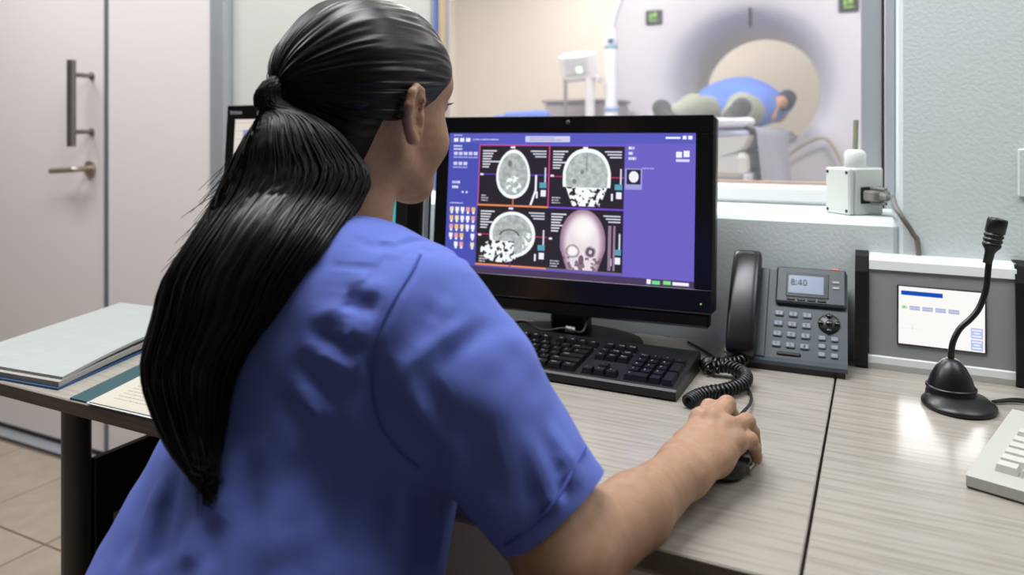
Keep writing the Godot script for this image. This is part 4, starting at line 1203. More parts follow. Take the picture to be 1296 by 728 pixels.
	for y in range(300, 534):
		for x in range(150, 448):      # sagittal slice
			var p := Vector2((x - 300.0) / 100.0, (y - 410.0) / 92.0)
			var r := p.length()
			if r < 1.0 and (p.y < 0.30 or p.x > 0.1):
				var v := 0.70 + 0.14 * nz.get_noise_2d(x + 500, y)
				if r > 0.86:
					v = 0.98
				elif absf(Vector2(p.x + 0.12, (p.y - 0.1) * 1.4).length() - 0.42) < 0.05 and p.y < 0.05:
					v = 0.42
				elif p.x > 0.45 and nz.get_noise_2d(x * 1.5, y * 1.5 + 700) > 0.02 and p.y > -0.1:
					v = 0.97
				im.set_pixel(x, y, Color(v * 0.97, v, v))
			elif Vector2((x - 250.0) / 88.0, (y - 478.0) / 46.0).length() < 1.0 and nz.get_noise_2d(x * 1.0 + 40, y * 1.0) > -0.16:
				im.set_pixel(x, y, Color(0.96, 0.98, 0.99))
		for x in range(455, 752):      # rendered skull
			var p := Vector2((x - 596.0) / 92.0, (y - 420.0) / 122.0)
			var wide := 1.0 if p.y < 0.25 else 1.0 - 0.42 * (p.y - 0.25)
			if Vector2(p.x / wide, p.y * (1.0 if p.y < 0.0 else 0.35)).length() < 1.0 and p.y < 0.92:
				var edge := Vector2(p.x / wide, p.y * (1.0 if p.y < 0.0 else 0.35)).length()
				var c := Color(0.90, 0.86, 0.88).lerp(Color(0.60, 0.46, 0.56), smoothstep(0.62, 1.0, edge))
				c = c.lerp(Color(1.0, 0.98, 0.97), 0.9 * smoothstep(0.75, 0.1, Vector2(p.x - 0.05, (p.y + 0.4) * 1.1).length()))
				var lump := 0.12 * nz.get_noise_2d(x * 1.2, y * 1.2)
				var orbit := Vector2((p.x - 0.36) / 0.26, (p.y - 0.34) / 0.19).length() + lump
				c = c.lerp(Color(0.36, 0.31, 0.38), smoothstep(1.1, 0.55, orbit))
				c = c.lerp(Color(0.86, 0.82, 0.84), smoothstep(0.45, 0.2, orbit))
				var other := Vector2((p.x + 0.42) / 0.26, (p.y - 0.34) / 0.18).length() + lump
				c = c.lerp(Color(0.97, 0.95, 0.95), smoothstep(0.9, 0.5, other))
				c = c.lerp(Color(0.48, 0.38, 0.45), 0.7 * smoothstep(0.25, 0.0, absf(other - 1.05)))
				if Vector2((p.x + 0.04) / 0.13, (p.y - 0.60) / 0.16).length() + lump < 0.9:
					c = Color(0.46, 0.35, 0.41)
				if p.y > 0.52 and nz.get_noise_2d(x * 0.9, y * 0.8 + 900) < -0.10:
					c = c.lerp(Color(0.42, 0.32, 0.40), 0.8)
				im.set_pixel(x, y, c)
			elif (absf(x - 704) < 7 or absf(x - 722) < 5) and y > 356 and y < 528:
				im.set_pixel(x, y, Color(0.58, 0.48, 0.58))
	for y in range(140, 198):
		for x in range(766, 822):
			if Vector2((x - 793.0) / 19.0, (y - 167.0) / 22.0).length() < 1.0:
				im.set_pixel(x, y, white)
	im.resize(400, 224, Image.INTERPOLATE_LANCZOS)
	im.resize(1024, 572, Image.INTERPOLATE_CUBIC)
	return im

func second_screen() -> Image:
	var im := Image.create(512, 288, false, Image.FORMAT_RGBA8)
	var rng := RandomNumberGenerator.new()
	rng.seed = 9
	im.fill(Color(0.03, 0.03, 0.035))
	px(im, 0, 0, 200, 288, Color(0.93, 0.88, 0.84))
	for k in 6:
		px(im, 4, 8 + k * 20, 190, 9 + k * 20, Color(0.70, 0.68, 0.68))
	px(im, 28, 26, 90, 50, Color(0.55, 0.66, 0.80))
	scribble(im, rng, 60, 6, 100, 2, 8, Color(0.40, 0.40, 0.42))
	px(im, 200, 0, 484, 288, Color(0.30, 0.70, 0.74))
	px(im, 380, 120, 462, 160, Color(0.93, 0.95, 0.96))
	px(im, 466, 120, 484, 145, Color(0.93, 0.95, 0.96))
	px(im, 200, 238, 484, 246, Color(0.93, 0.93, 0.95))
	px(im, 200, 249, 484, 253, Color(0.75, 0.40, 0.45))
	px(im, 200, 255, 484, 264, Color(0.10, 0.42, 0.58))
	scribble(im, rng, 370, 268, 90, 1, 9, Color(0.9, 0.92, 0.95))
	return im

func panel_screen() -> Image:
	var im := Image.create(472, 364, false, Image.FORMAT_RGBA8)
	im.fill(Color(0.985, 0.98, 0.965))
	px(im, 14, 26, 246, 54, Color(0.03, 0.30, 0.72))
	for k in 4:
		px(im, 62 + k * 72, 120, 120 + k * 72, 146, Color(0.66, 0.69, 0.83))
		for j in 5:
			px(im, 66 + k * 72 + j * 11, 126, 73 + k * 72 + j * 11, 140, Color(0.80, 0.82, 0.92))
	for y in range(120, 142):
		px(im, 18, y, 52 - absi(y - 131), y + 1, Color(0.72, 0.90, 0.70))
	px(im, 26, 127, 36, 135, Color(0.35, 0.70, 0.40))
	px(im, 78, 232, 80, 270, Color(0.72, 0.72, 0.75))
	px(im, 10, 262, 140, 264, Color(0.90, 0.90, 0.88))
	for k in 2:
		px(im, 398, 220 + k * 72, 462, 284 + k * 72, Color(0.72, 0.76, 0.92))
		for j in 3:
			px(im, 404 + (j % 2) * 8, 228 + k * 72 + j * 18, 454 - (j % 2) * 8, 238 + k * 72 + j * 18, Color(0.92, 0.94, 1.0))
	return im

func make_monitor(label: String, foot: Vector3, eye: Vector3, yaw: float, pitch: float, im: Image, energy: float, silver: bool) -> Node3D:
	# foot: middle of the base on the desk; eye: middle of the display
	var t := thing("monitor", label, "monitor", foot)
	var f := Transform3D(Basis(Vector3.UP, yaw) * Basis(Vector3.RIGHT, -pitch), eye - foot)
	var g := Geo.new()
	g.xf = f
	g.box(Vector3(0.002, -0.0045, -0.0215), Vector3(0.532, 0.337, 0.038), 0.006)
	part("housing", g.mesh(), mats.black, t)
	var z := Geo.new()
	z.xf = f
	# bezel: four strips round the display
	z.box(Vector3(0.002, 0.1475, -0.001), Vector3(0.526, 0.031, 0.005), 0.0015).box(Vector3(0.002, -0.151, -0.001), Vector3(0.526, 0.040, 0.005), 0.0015).box(Vector3(-0.2475, 0, -0.001), Vector3(0.027, 0.264, 0.005), 0.0015).box(Vector3(0.2505, 0, -0.001), Vector3(0.029, 0.264, 0.005), 0.0015)
	part("bezel", z.mesh(), mats.black_gloss, t)
	var s := part("display", display(0.470, 0.263), screen_mat(im, energy), t)
	s.transform = f * Transform3D(Basis(), Vector3(0, 0, 0.0005))
	var c := Geo.new()
	c.xf = f
	part("speaker_bar", c.box(Vector3(0.002, -0.1845, -0.025), Vector3(0.515, 0.025, 0.03), 0.004).mesh(), mats.black, t)
	var l := Geo.new()
	l.xf = f * Transform3D(Basis(Vector3.RIGHT, PI / 2), Vector3(0.006, 0.151, 0.0015))
	part("camera_eye", l.lathe([[0.0, -0.002], [0.0042, -0.002], [0.0042, 0.001], [0.002, 0.0015], [0.0, 0.0012]], 14).mesh(), paint(0.25, 0.22, 0.22, 0.2), t)
	var m := Geo.new()
	m.xf = f
	part("power_light", m.box(Vector3(0.247, -0.155, 0.0015), Vector3(0.0022, 0.0022, 0.001)).mesh(), glow(0.55, 0.75, 0.45, 0.8), t)
	if silver:
		var e := Geo.new()
		e.xf = f
		part("side_trim", e.box(Vector3(0.2695, -0.0045, -0.014), Vector3(0.003, 0.335, 0.018), 0.001).mesh(), mats.alu, t, "silver edge trim")
		var b := letters("lenovo", 0.012, paint(0.66, 0.66, 0.68, 0.4), t)
		b.transform = f * Transform3D(Basis(), Vector3(-0.232, 0.147, 0.0018))
	# stand
	var back := f * Vector3(0, -0.06, -0.04)
	part("neck", Geo.new().box(Vector3(back.x, back.y * 0.5, back.z - 0.012), Vector3(0.075, back.y, 0.03), 0.006).mesh(), mats.black, t)
	part("hinge", Geo.new().tube(PackedVector3Array([back + Vector3(-0.05, 0, 0), back + Vector3(0.05, 0, 0)]), [0.02], 16).mesh(), mats.black, t)
	part("base", Geo.new().lathe([[0.0, 0.0], [0.128, 0.0], [0.13, 0.003], [0.128, 0.007], [0.10, 0.012], [0.0, 0.016]], 48, 1.05, 0.61).mesh(), mats.black, t)
	return t

func monitors() -> void:
	make_monitor("black monitor with brain scans on a purple screen", Vector3(-0.515, DESK_Y, -1.290), Vector3(-0.513, 0.991, -1.242), deg_to_rad(4.2), deg_to_rad(5.2), scan_screen(), 1.05, false)
	make_monitor("black monitor half hidden behind the seated woman's head", Vector3(-1.056, DESK_Y, -1.255), Vector3(-1.056, 1.022, -1.2), 0.0, deg_to_rad(4.0), second_screen(), 0.9, true)
	var cab := thing("cable", "thin black cable with a silver plug at the foot of the monitor", "cable", Vector3(-0.50, DESK_Y, -1.235))
	part("wire", Geo.new().tube(curve_points([Vector3(-0.16, 0.004, 0.005), Vector3(-0.10, 0.03, -0.01), Vector3(-0.04, 0.028, 0.02), Vector3(0.0, 0.036, 0.02), Vector3(0.03, 0.030, 0.005), Vector3(0.032, 0.06, -0.02)], 6), [0.0022], 8).mesh(), mats.rubber, cab)
	part("plug", Geo.new().tube(PackedVector3Array([Vector3(0.003, 0.036, 0.019), Vector3(0.017, 0.033, 0.012)]), [0.0055], 12).mesh(), paint(0.60, 0.58, 0.55, 0.3, 0.7), cab)

func make_keyboard(label: String, at: Vector3, turn: float, mat_case: Material, mat_key: Material, border: float, legends: bool, front := 0.0825, shift := 0.0) -> Node3D:
	var t := thing("keyboard", label, "keyboard", at, turn)
	var W := 0.437 + 2.0 * border
	var slope := atan2(0.013, 2.0 * front)
	var g := Geo.new()
	g.xf = Transform3D(SIDE, Vector3.ZERO)
	g.prism(PackedVector2Array([Vector2(-front, 0.003), Vector2(-front + 0.004, 0.0), Vector2(front - 0.003, 0.0), Vector2(front, 0.004), Vector2(front, 0.026), Vector2(front - 0.004, 0.030), Vector2(front - 0.0345, 0.0285), Vector2(-front + 0.004, 0.0165), Vector2(-front, 0.014)]), -W / 2, W / 2)
	part("case", g.mesh(), mat_case, t)
	var u := 0.019
	var caps := {}
	var deck := Transform3D(Basis(Vector3.RIGHT, slope), Vector3(-0.2185 + shift, 0.0155, front - 0.010 - (0.012 if front > 0.09 else 0.0)))
	var sign_mat := paint(0.62, 0.63, 0.66, 0.6)
	var key := func(x: float, row: float, wide: float, tall := 1.0, mark := "") -> void:
		var id := "%.2f_%.1f" % [wide, tall]
		if not caps.has(id):
			caps[id] = Geo.new().taper(Vector3(0, 0.0, 0), Vector2(u * wide - 0.0012, u * tall - 0.0012), Vector2(u * wide - 0.0055, u * tall - 0.0065), 0.0098, Vector2(0, -0.0008)).mesh()
		var k := part("key", caps[id], mat_key, t)
		k.transform = deck * Transform3D(Basis(), Vector3((x + wide / 2) * u, 0.0, -(row + tall / 2) * u))
		if mark and legends:
			var d := letters(mark, 0.0052 if mark.length() < 3 else 0.0036, sign_mat, k, "legend")
			d.transform = Transform3D(Basis(Vector3.RIGHT, -PI / 2), Vector3(-u * wide * 0.5 + 0.0062 + 0.0008 * mark.length(), 0.0099, -u * tall * 0.5 + 0.0068))
	# rows counted from the front: 0 space bar ... 4 digits, 5.35 function keys
	var run := func(row: float, list: Array, marks := []) -> void:
		var x := 0.0
		var n := 0
		for w in list:
			if w > 0:
				key.call(x, row, w, 1.0, marks[n] if n < marks.size() else "")
				n += 1
			x += absf(w)
	run.call(0, [1.25, 1.25, 1.25, 6.25, 1.25, 1.25, 1.25, 1.25, -0.5, 1, 1, 1, -0.5, 2, 1], "Ctrl,Win,Alt,,Alt,Win,Menu,Ctrl,<,v,>,0,.".split(","))
	run.call(1, [2.25, 1, 1, 1, 1, 1, 1, 1, 1, 1, 1, 2.75, -1.5, 1, -1.5, 1, 1, 1], "Shift,Z,X,C,V,B,N,M,;,:,?,Shift,^,1,2,3".split(","))
	run.call(2, [1.75, 1, 1, 1, 1, 1, 1, 1, 1, 1, 1, 1, 2.25, -4, 1, 1, 1], "Caps,A,S,D,F,G,H,J,K,L,N,{,Enter,4,5,6".split(","))
	run.call(3, [1.5, 1, 1, 1, 1, 1, 1, 1, 1, 1, 1, 1, 1, 1.5, -0.5, 1, 1, 1, -0.5, 1, 1, 1], "Tab,Q,W,E,R,T,Y,U,I,O,P,[,],},Del,End,PgDn,7,8,9".split(","))
	run.call(4, [1, 1, 1, 1, 1, 1, 1, 1, 1, 1, 1, 1, 1, 2, -0.5, 1, 1, 1, -0.5, 1, 1, 1, 1], "|,1,2,3,4,5,6,7,8,9,0,-,=,Back,Ins,Home,PgUp,Num,/,*,-".split(","))
	run.call(5.35, [1, -1, 1, 1, 1, 1, -0.5, 1, 1, 1, 1, -0.5, 1, 1, 1, 1, -0.5, 1, 1, 1], "Esc,F1,F2,F3,F4,F5,F6,F7,F8,F9,F10,F11,F12,Print,Scroll,Pause".split(","))
	key.call(22.0, 0, 1, 2.0)
	key.call(22.0, 2, 1, 2.0)
	for k in 3:
		var l := part("indicator", Geo.new().box(Vector3.ZERO, Vector3(0.006, 0.0006, 0.0022)).mesh(), paint(0.62, 0.63, 0.66, 0.5), t)
		l.transform = deck * Transform3D(Basis(), Vector3((19.6 + k * 1.2) * u, 0.0005, -6.2 * u))
	return t

func keyboards() -> void:
	make_keyboard("black full-size keyboard in front of the scan monitor", Vector3(-0.482, DESK_Y, -1.1235), 0.0, mats.black, mats.key, 0.0065, true)
	var phi := deg_to_rad(-19.0)
	var corner := Vector3(0.084, DESK_Y, -0.928)
	var half := Basis(Vector3.UP, phi) * Vector3(0.2385, 0, -0.1075)
	make_keyboard("old beige keyboard at the right edge of the desk", corner + half, phi, paint(0.68, 0.68, 0.645, 0.45), paint(0.74, 0.735, 0.705, 0.45), 0.020, false, 0.1075)

func telephone() -> void:
	var t := thing("desk_phone", "dark grey desk phone with a coiled cord and small display", "telephone", Vector3(-0.228, DESK_Y, -1.256), deg_to_rad(2.0))
	var shell := paint(0.235, 0.262, 0.28, 0.42)
	var dark := paint(0.035, 0.038, 0.043, 0.35)
	var silver := paint(0.50, 0.53, 0.56, 0.32)
	var g := Geo.new()
	g.xf = Transform3D(SIDE, Vector3.ZERO)
	g.prism(PackedVector2Array([Vector2(-0.010, 0.010), Vector2(0.0, 0.008), Vector2(0.098, 0.008), Vector2(0.110, 0.132), Vector2(0.0952, 0.145), Vector2(0.0, 0.020), Vector2(-0.009, 0.016)]), 0.0, 0.185)
	part("body", g.mesh(), shell, t)
	var b := Geo.new()
	b.xf = Transform3D(SIDE, Vector3.ZERO)
	part("foot", b.prism(PackedVector2Array([Vector2(-0.007, 0.0), Vector2(0.10, 0.0), Vector2(0.098, 0.0085), Vector2(-0.010, 0.0105)]), 0.003, 0.182).mesh(), dark, t)
	var ey := Vector3(0, 0.125, -0.0952).normalized()
	var f := Transform3D(Basis(Vector3.RIGHT, ey, Vector3.RIGHT.cross(ey)), Vector3(0, 0.020, 0))
	var on := func(called: String, u: float, v: float, w: float, h: float, thick: float, material: Material, parent: Node3D, bevel := 0.001, sink := 0.0) -> MeshInstance3D:
		var q := Geo.new()
		q.xf = f
		return part(called, q.box(Vector3(u, v, thick / 2 - 0.0005 + sink), Vector3(w, h, thick), bevel).mesh(), material, parent)
	# cradle groove and handset
	on.call("cradle", 0.030, 0.078, 0.064, 0.160, 0.004, shell, t)
	var rows := [[-0.012, 0.018, 0.006, 0.018], [-0.0105, 0.018, 0.012, 0.0215], [-0.004, 0.019, 0.0155, 0.0232], [0.010, 0.021, 0.0165, 0.0236], [0.035, 0.0245, 0.0165, 0.0236], [0.050, 0.029, 0.0135, 0.0234], [0.085, 0.0315, 0.0125, 0.0232], [0.120, 0.029, 0.0135, 0.0234], [0.138, 0.0245, 0.0155, 0.0236], [0.160, 0.021, 0.0155, 0.0236], [0.171, 0.0185, 0.0140, 0.0230], [0.176, 0.0175, 0.0110, 0.0212], [0.1775, 0.017, 0.005, 0.017]]
	var rings := []
	for r in rows:
		var ring := PackedVector3Array()
		for k in 28:
			var w := TAU * k / 28.0
			ring.append(Vector3(0.0265 + signf(cos(w)) * pow(absf(cos(w)), 0.42) * r[3], r[0], r[1] + signf(sin(w)) * pow(absf(sin(w)), 0.42) * r[2]))
		rings.append(ring)
	var body := Geo.new().smooth(true)
	body.xf = f
	for i in rings.size() - 1:
		for k in 28:
			var n := (k + 1) % 28
			body.quad(rings[i][n], rings[i][k], rings[i + 1][k], rings[i + 1][n])
	for k in range(1, 27):
		body.tri(rings[0][0], rings[0][k], rings[0][k + 1])
		body.tri(rings[-1][0], rings[-1][k + 1], rings[-1][k])
	part("handset", body.mesh(), paint(0.03, 0.031, 0.035, 0.3), t, "black handset")
	# display block
	var blk: MeshInstance3D = on.call("display_block", 0.1285, 0.127, 0.109, 0.067, 0.010, shell, t, 0.003)
	on.call("bezel", 0.1235, 0.1265, 0.066, 0.044, 0.0018, dark, blk, 0.0008, 0.0095)
	on.call("lcd", 0.1215, 0.1268, 0.055, 0.033, 0.0012, paint(0.47, 0.52, 0.60, 0.25), blk, 0.0003, 0.0108)
	var txt := letters("8:40", 0.014, paint(0.16, 0.19, 0.26, 0.5), blk, "lcd_digits")
	txt.transform = f * Transform3D(Basis(), Vector3(0.110, 0.130, 0.0122))
	for k in 4:
		on.call("soft_key", 0.0985 + 0.016 * k, 0.1005, 0.0125, 0.0045, 0.0025, dark, blk, 0.0008, 0.0095)
	for v in [0.1355, 0.1255]:
		on.call("line_key", 0.1672, v, 0.0105, 0.0042, 0.002, paint(0.60, 0.62, 0.63, 0.4), blk, 0.0006, 0.0095)
	on.call("message_light", 0.166, 0.1605, 0.013, 0.005, 0.006, paint(0.80, 0.40, 0.36, 0.35), blk, 0.0015, 0.003)
	# number keys
	var names := ["1", "2", "3", "4", "5", "6", "7", "8", "9", "*", "0", "#"]
	for r in 4:
		for c in 3:
			var u := 0.0812 + 0.0216 * c - 0.0008 * r
			var v := 0.0762 - 0.0180 * r
			var k: MeshInstance3D = on.call("number_key", u, v, 0.0138, 0.0088, 0.004, silver, t, 0.0014)
			var d := letters(names[r * 3 + c], 0.0062, paint(0.10, 0.11, 0.12, 0.5), k, "digit")
			d.transform = f * Transform3D(Basis(), Vector3(u, v, 0.0037))
	var nv := Geo.new()
	nv.xf = f * Transform3D(Basis(Vector3.RIGHT, PI / 2), Vector3(0.1576, 0.0655, 0.0))
	var pad := part("navigation_pad", nv.lathe([[0.0, -0.001], [0.0165, -0.001], [0.0165, 0.0015], [0.014, 0.003], [0.0, 0.003]], 28).mesh(), dark, t)
	for q in [[0, 0, 0.0052], [0.0125, 0, 0.0042], [-0.0125, 0, 0.0042], [0, 0.0125, 0.0042], [0, -0.0125, 0.0042]]:
		var n := Geo.new()
		n.xf = f * Transform3D(Basis(Vector3.RIGHT, PI / 2), Vector3(0.1576 + q[0], 0.0655 + q[1], 0.0025))
		part("button", n.lathe([[0.0, -0.001], [q[2], -0.001], [q[2], 0.0018], [q[2] * 0.7, 0.0028], [0.0, 0.003]], 16).mesh(), mats.black_gloss, pad)
	for r in 3:
		for c in 2:
			on.call("function_key", 0.1475 + 0.0185 * c, 0.0400 - 0.0138 * r, 0.0105, 0.0076, 0.0036, silver, t, 0.0012)
	on.call("speaker_key", 0.0985, 0.0076, 0.036, 0.0052, 0.0035, dark, t, 0.0012)
	# coiled cord, its own thing
	var cord := thing("phone_cord", "black coiled phone cord tangled in front of the desk phone", "cord", Vector3(-0.203, DESK_Y + 0.001, -1.155))
	var way := curve_points([Vector3(0.002, 0.022, -0.097), Vector3(0.004, 0.014, -0.075), Vector3(-0.024, 0.012, -0.055), Vector3(-0.044, 0.010, -0.052), Vector3(-0.035, 0.012, -0.022), Vector3(-0.010, 0.016, -0.030), Vector3(0.020, 0.014, -0.012), Vector3(0.024, 0.012, 0.028), Vector3(0.006, 0.011, 0.066), Vector3(-0.012, 0.011, 0.086), Vector3(-0.026, 0.010, 0.108), Vector3(-0.032, 0.010, 0.135)], 60)
	part("coil", Geo.new().tube(coil(way, 0.0082, 0.0070, 12), [0.0026], 6).mesh(), paint(0.025, 0.026, 0.032, 0.32), cord)
	part("lead", Geo.new().tube(curve_points([Vector3(0.002, 0.03, -0.105), Vector3(0.002, 0.024, -0.092), Vector3(-0.012, 0.016, -0.078)], 6), [0.0022], 8).mesh(), mats.rubber, cord)

func coil(way: PackedVector3Array, radius: float, pitch: float, per_turn: int) -> PackedVector3Array:
	var out := PackedVector3Array()
	var total := 0.0
	var step := pitch / per_turn
	var want := 0.0
	for i in way.size() - 1:
		var d := way[i].distance_to(way[i + 1])
		var tg := (way[i + 1] - way[i]) / maxf(d, 1e-6)
		var a := tg.cross(Vector3.UP).normalized()
		var b := a.cross(tg)
		while want <= total + d:
			var w := want / pitch * TAU
			out.append(way[i] + tg * (want - total) + (a * cos(w) + b * sin(w)) * radius)
			want += step
		total += d
	return out

func control_panel() -> void:
	var t := thing("control_panel", "grey control panel with a bright touch screen leaning on the wall", "control panel", Vector3(-0.031, DESK_Y, -1.335))
	var f := Transform3D(Basis(Vector3.RIGHT, deg_to_rad(-4.0)), Vector3(0, 0.0, 0))
	var g := Geo.new()
	g.xf = f
	part("face_plate", g.box(Vector3(0.118, 0.0925, -0.018), Vector3(0.205, 0.145, 0.034), 0.002).mesh(), paint(0.54, 0.55, 0.545, 0.5), t)
	var rails := PackedVector2Array([Vector2(0.0, 0.0), Vector2(0.012, 0.0), Vector2(0.03, 0.0), Vector2(0.03, 0.024), Vector2(0.004, 0.024), Vector2(-0.002, 0.020), Vector2(-0.003, 0.010)])
	for y in [0.0, 0.160]:
		var r := Geo.new()
		r.xf = f * Transform3D(SIDE, Vector3(0, y, 0))
		if y > 0.0:
			r.prism(PackedVector2Array([Vector2(-0.002, 0.0), Vector2(0.036, 0.0), Vector2(0.036, 0.022), Vector2(0.028, 0.025), Vector2(0.010, 0.023), Vector2(0.001, 0.014)]), 0.017, 0.219)
		else:
			r.prism(rails, 0.014, 0.216)
		part("rail", r.mesh(), paint(0.82, 0.83, 0.82, 0.4), t, "silver rail")
	for x in [[-0.004, 0.0155], [0.2165, 0.237]]:
		var e := Geo.new()
		e.xf = f * Transform3D(SIDE, Vector3.ZERO)
		e.prism(PackedVector2Array([Vector2(-0.006, 0.002), Vector2(0.0, -0.0), Vector2(0.034, 0.0), Vector2(0.036, 0.187), Vector2(0.022, 0.188), Vector2(0.004, 0.180), Vector2(-0.005, 0.155), Vector2(-0.008, 0.08)]), x[0], x[1])
		part("end_cap", e.mesh(), paint(0.035, 0.04, 0.052, 0.4), t, "black end cap")
	var b := Geo.new()
	b.xf = f
	part("screen_frame", b.box(Vector3(0.1185, 0.0905, 0.0), Vector3(0.122, 0.095, 0.003), 0.001).mesh(), paint(0.10, 0.11, 0.12, 0.4), t)
	var s := part("touch_screen", display(0.1175, 0.0905), screen_mat(panel_screen(), 1.0), t, "bright white touch screen")
	s.transform = f * Transform3D(Basis(Vector3.BACK, deg_to_rad(-0.4)), Vector3(0.1185, 0.0905, 0.0020))
	var l := AreaLight3D.new()
	l.name = "screen_light"
	t.add_child(l)
	l.area_size = Vector2(0.1175, 0.0905)
	l.area_normalize_energy = true
	l.light_energy = 0.010
	l.shadow_enabled = true
	l.transform = f * Transform3D(Basis(Vector3.UP, PI), Vector3(0.1185, 0.0905, 0.004))

func microphone() -> void:
	var t := thing("gooseneck_microphone", "black gooseneck microphone on a round weighted foot", "microphone", Vector3(0.100, DESK_Y, -1.200))
	var blk := paint(0.024, 0.026, 0.032, 0.36)
	var base := Geo.new()
	part("base", base.lathe([[0.0, 0.0], [0.044, 0.0], [0.0465, 0.003], [0.046, 0.006], [0.042, 0.009], [0.036, 0.014], [0.0, 0.018]], 48, 1.0, 1.12).mesh(), blk, t)
	var dome := Geo.new()
	dome.xf = Transform3D(Basis(), Vector3(-0.008, 0, -0.017))
	part("dome", dome.lathe([[0.033, 0.006], [0.032, 0.014], [0.030, 0.022], [0.026, 0.036], [0.019, 0.050], [0.011, 0.059], [0.006, 0.062], [0.0, 0.062]], 40).mesh(), blk, t)
	var ring := Geo.new()
	ring.xf = dome.xf
	part("groove_ring", ring.lathe([[0.0318, 0.020], [0.0325, 0.021], [0.0322, 0.023], [0.0300, 0.024]], 40).mesh(), paint(0.05, 0.055, 0.065, 0.3), t)
	for q in [[0.012, 0.036, 0.006], [-0.018, 0.036, 0.0022], [-0.006, 0.041, 0.0022], [0.006, 0.044, 0.0022], [-0.028, 0.028, 0.0022], [0.026, 0.033, 0.0022], [0.033, 0.022, 0.0022]]:
		var y := 0.0135 - 0.006 * (Vector2(q[0], q[1]).length() - 0.03) / 0.016
		var b := Geo.new()
		b.xf = Transform3D(Basis(), Vector3(q[0], y - 0.002, q[1] - 0.004))
		part("button", b.lathe([[0.0, 0.0], [q[2], 0.0], [q[2], 0.003], [q[2] * 0.6, 0.0038], [0.0, 0.0034]], 14).mesh(), paint(0.05, 0.055, 0.065, 0.28), t)
	var o := t.position
	var pts := [Vector3(0.092, 0.797, -1.218), Vector3(0.094, 0.822, -1.219), Vector3(0.103, 0.843, -1.224), Vector3(0.117, 0.858, -1.230), Vector3(0.128, 0.874, -1.235), Vector3(0.1365, 0.900, -1.239), Vector3(0.1395, 0.930, -1.241), Vector3(0.1425, 0.958, -1.243)]
	var local := []
	for p in pts:
		local.append(p - o)
	part("gooseneck", Geo.new().tube(curve_points(local, 7), [0.0042], 12).mesh(), blk, t)
	var dir := Vector3(0.010, 0.046, -0.004).normalized()
	var h := Geo.new()
	var side := dir.cross(Vector3.BACK).normalized()
	h.xf = Transform3D(Basis(side, dir, side.cross(dir)), Vector3(0.1415, 0.952, -1.2425) - o)
	part("head", h.lathe([[0.0, -0.016], [0.0058, -0.016], [0.0064, 0.0], [0.0075, 0.003], [0.0118, 0.009], [0.0122, 0.013], [0.0112, 0.0135], [0.0112, 0.0155], [0.0124, 0.016], [0.0124, 0.0195], [0.0112, 0.020], [0.0112, 0.022], [0.0126, 0.0225], [0.0126, 0.026], [0.0114, 0.0265], [0.0114, 0.0285], [0.0128, 0.029], [0.0130, 0.046], [0.0120, 0.0495], [0.0, 0.0505]], 28).mesh(), blk, t)
	var cab := thing("cable", "thin black cable running from the microphone towards the wall", "cable", Vector3(0.16, DESK_Y, -1.24))
	part("wire", Geo.new().tube(curve_points([Vector3(-0.014, 0.004, 0.008), Vector3(0.012, 0.004, -0.008), Vector3(0.045, 0.003, -0.012), Vector3(0.09, 0.003, 0.01), Vector3(0.16, 0.003, -0.03)], 6), [0.0022], 8).mesh(), mats.rubber, cab)
	part("wire", Geo.new().tube(curve_points([Vector3(-0.016, 0.003, 0.004), Vector3(0.015, 0.003, -0.022), Vector3(0.06, 0.003, -0.03), Vector3(0.15, 0.003, -0.055)], 6), [0.0018], 8).mesh(), mats.rubber, cab)

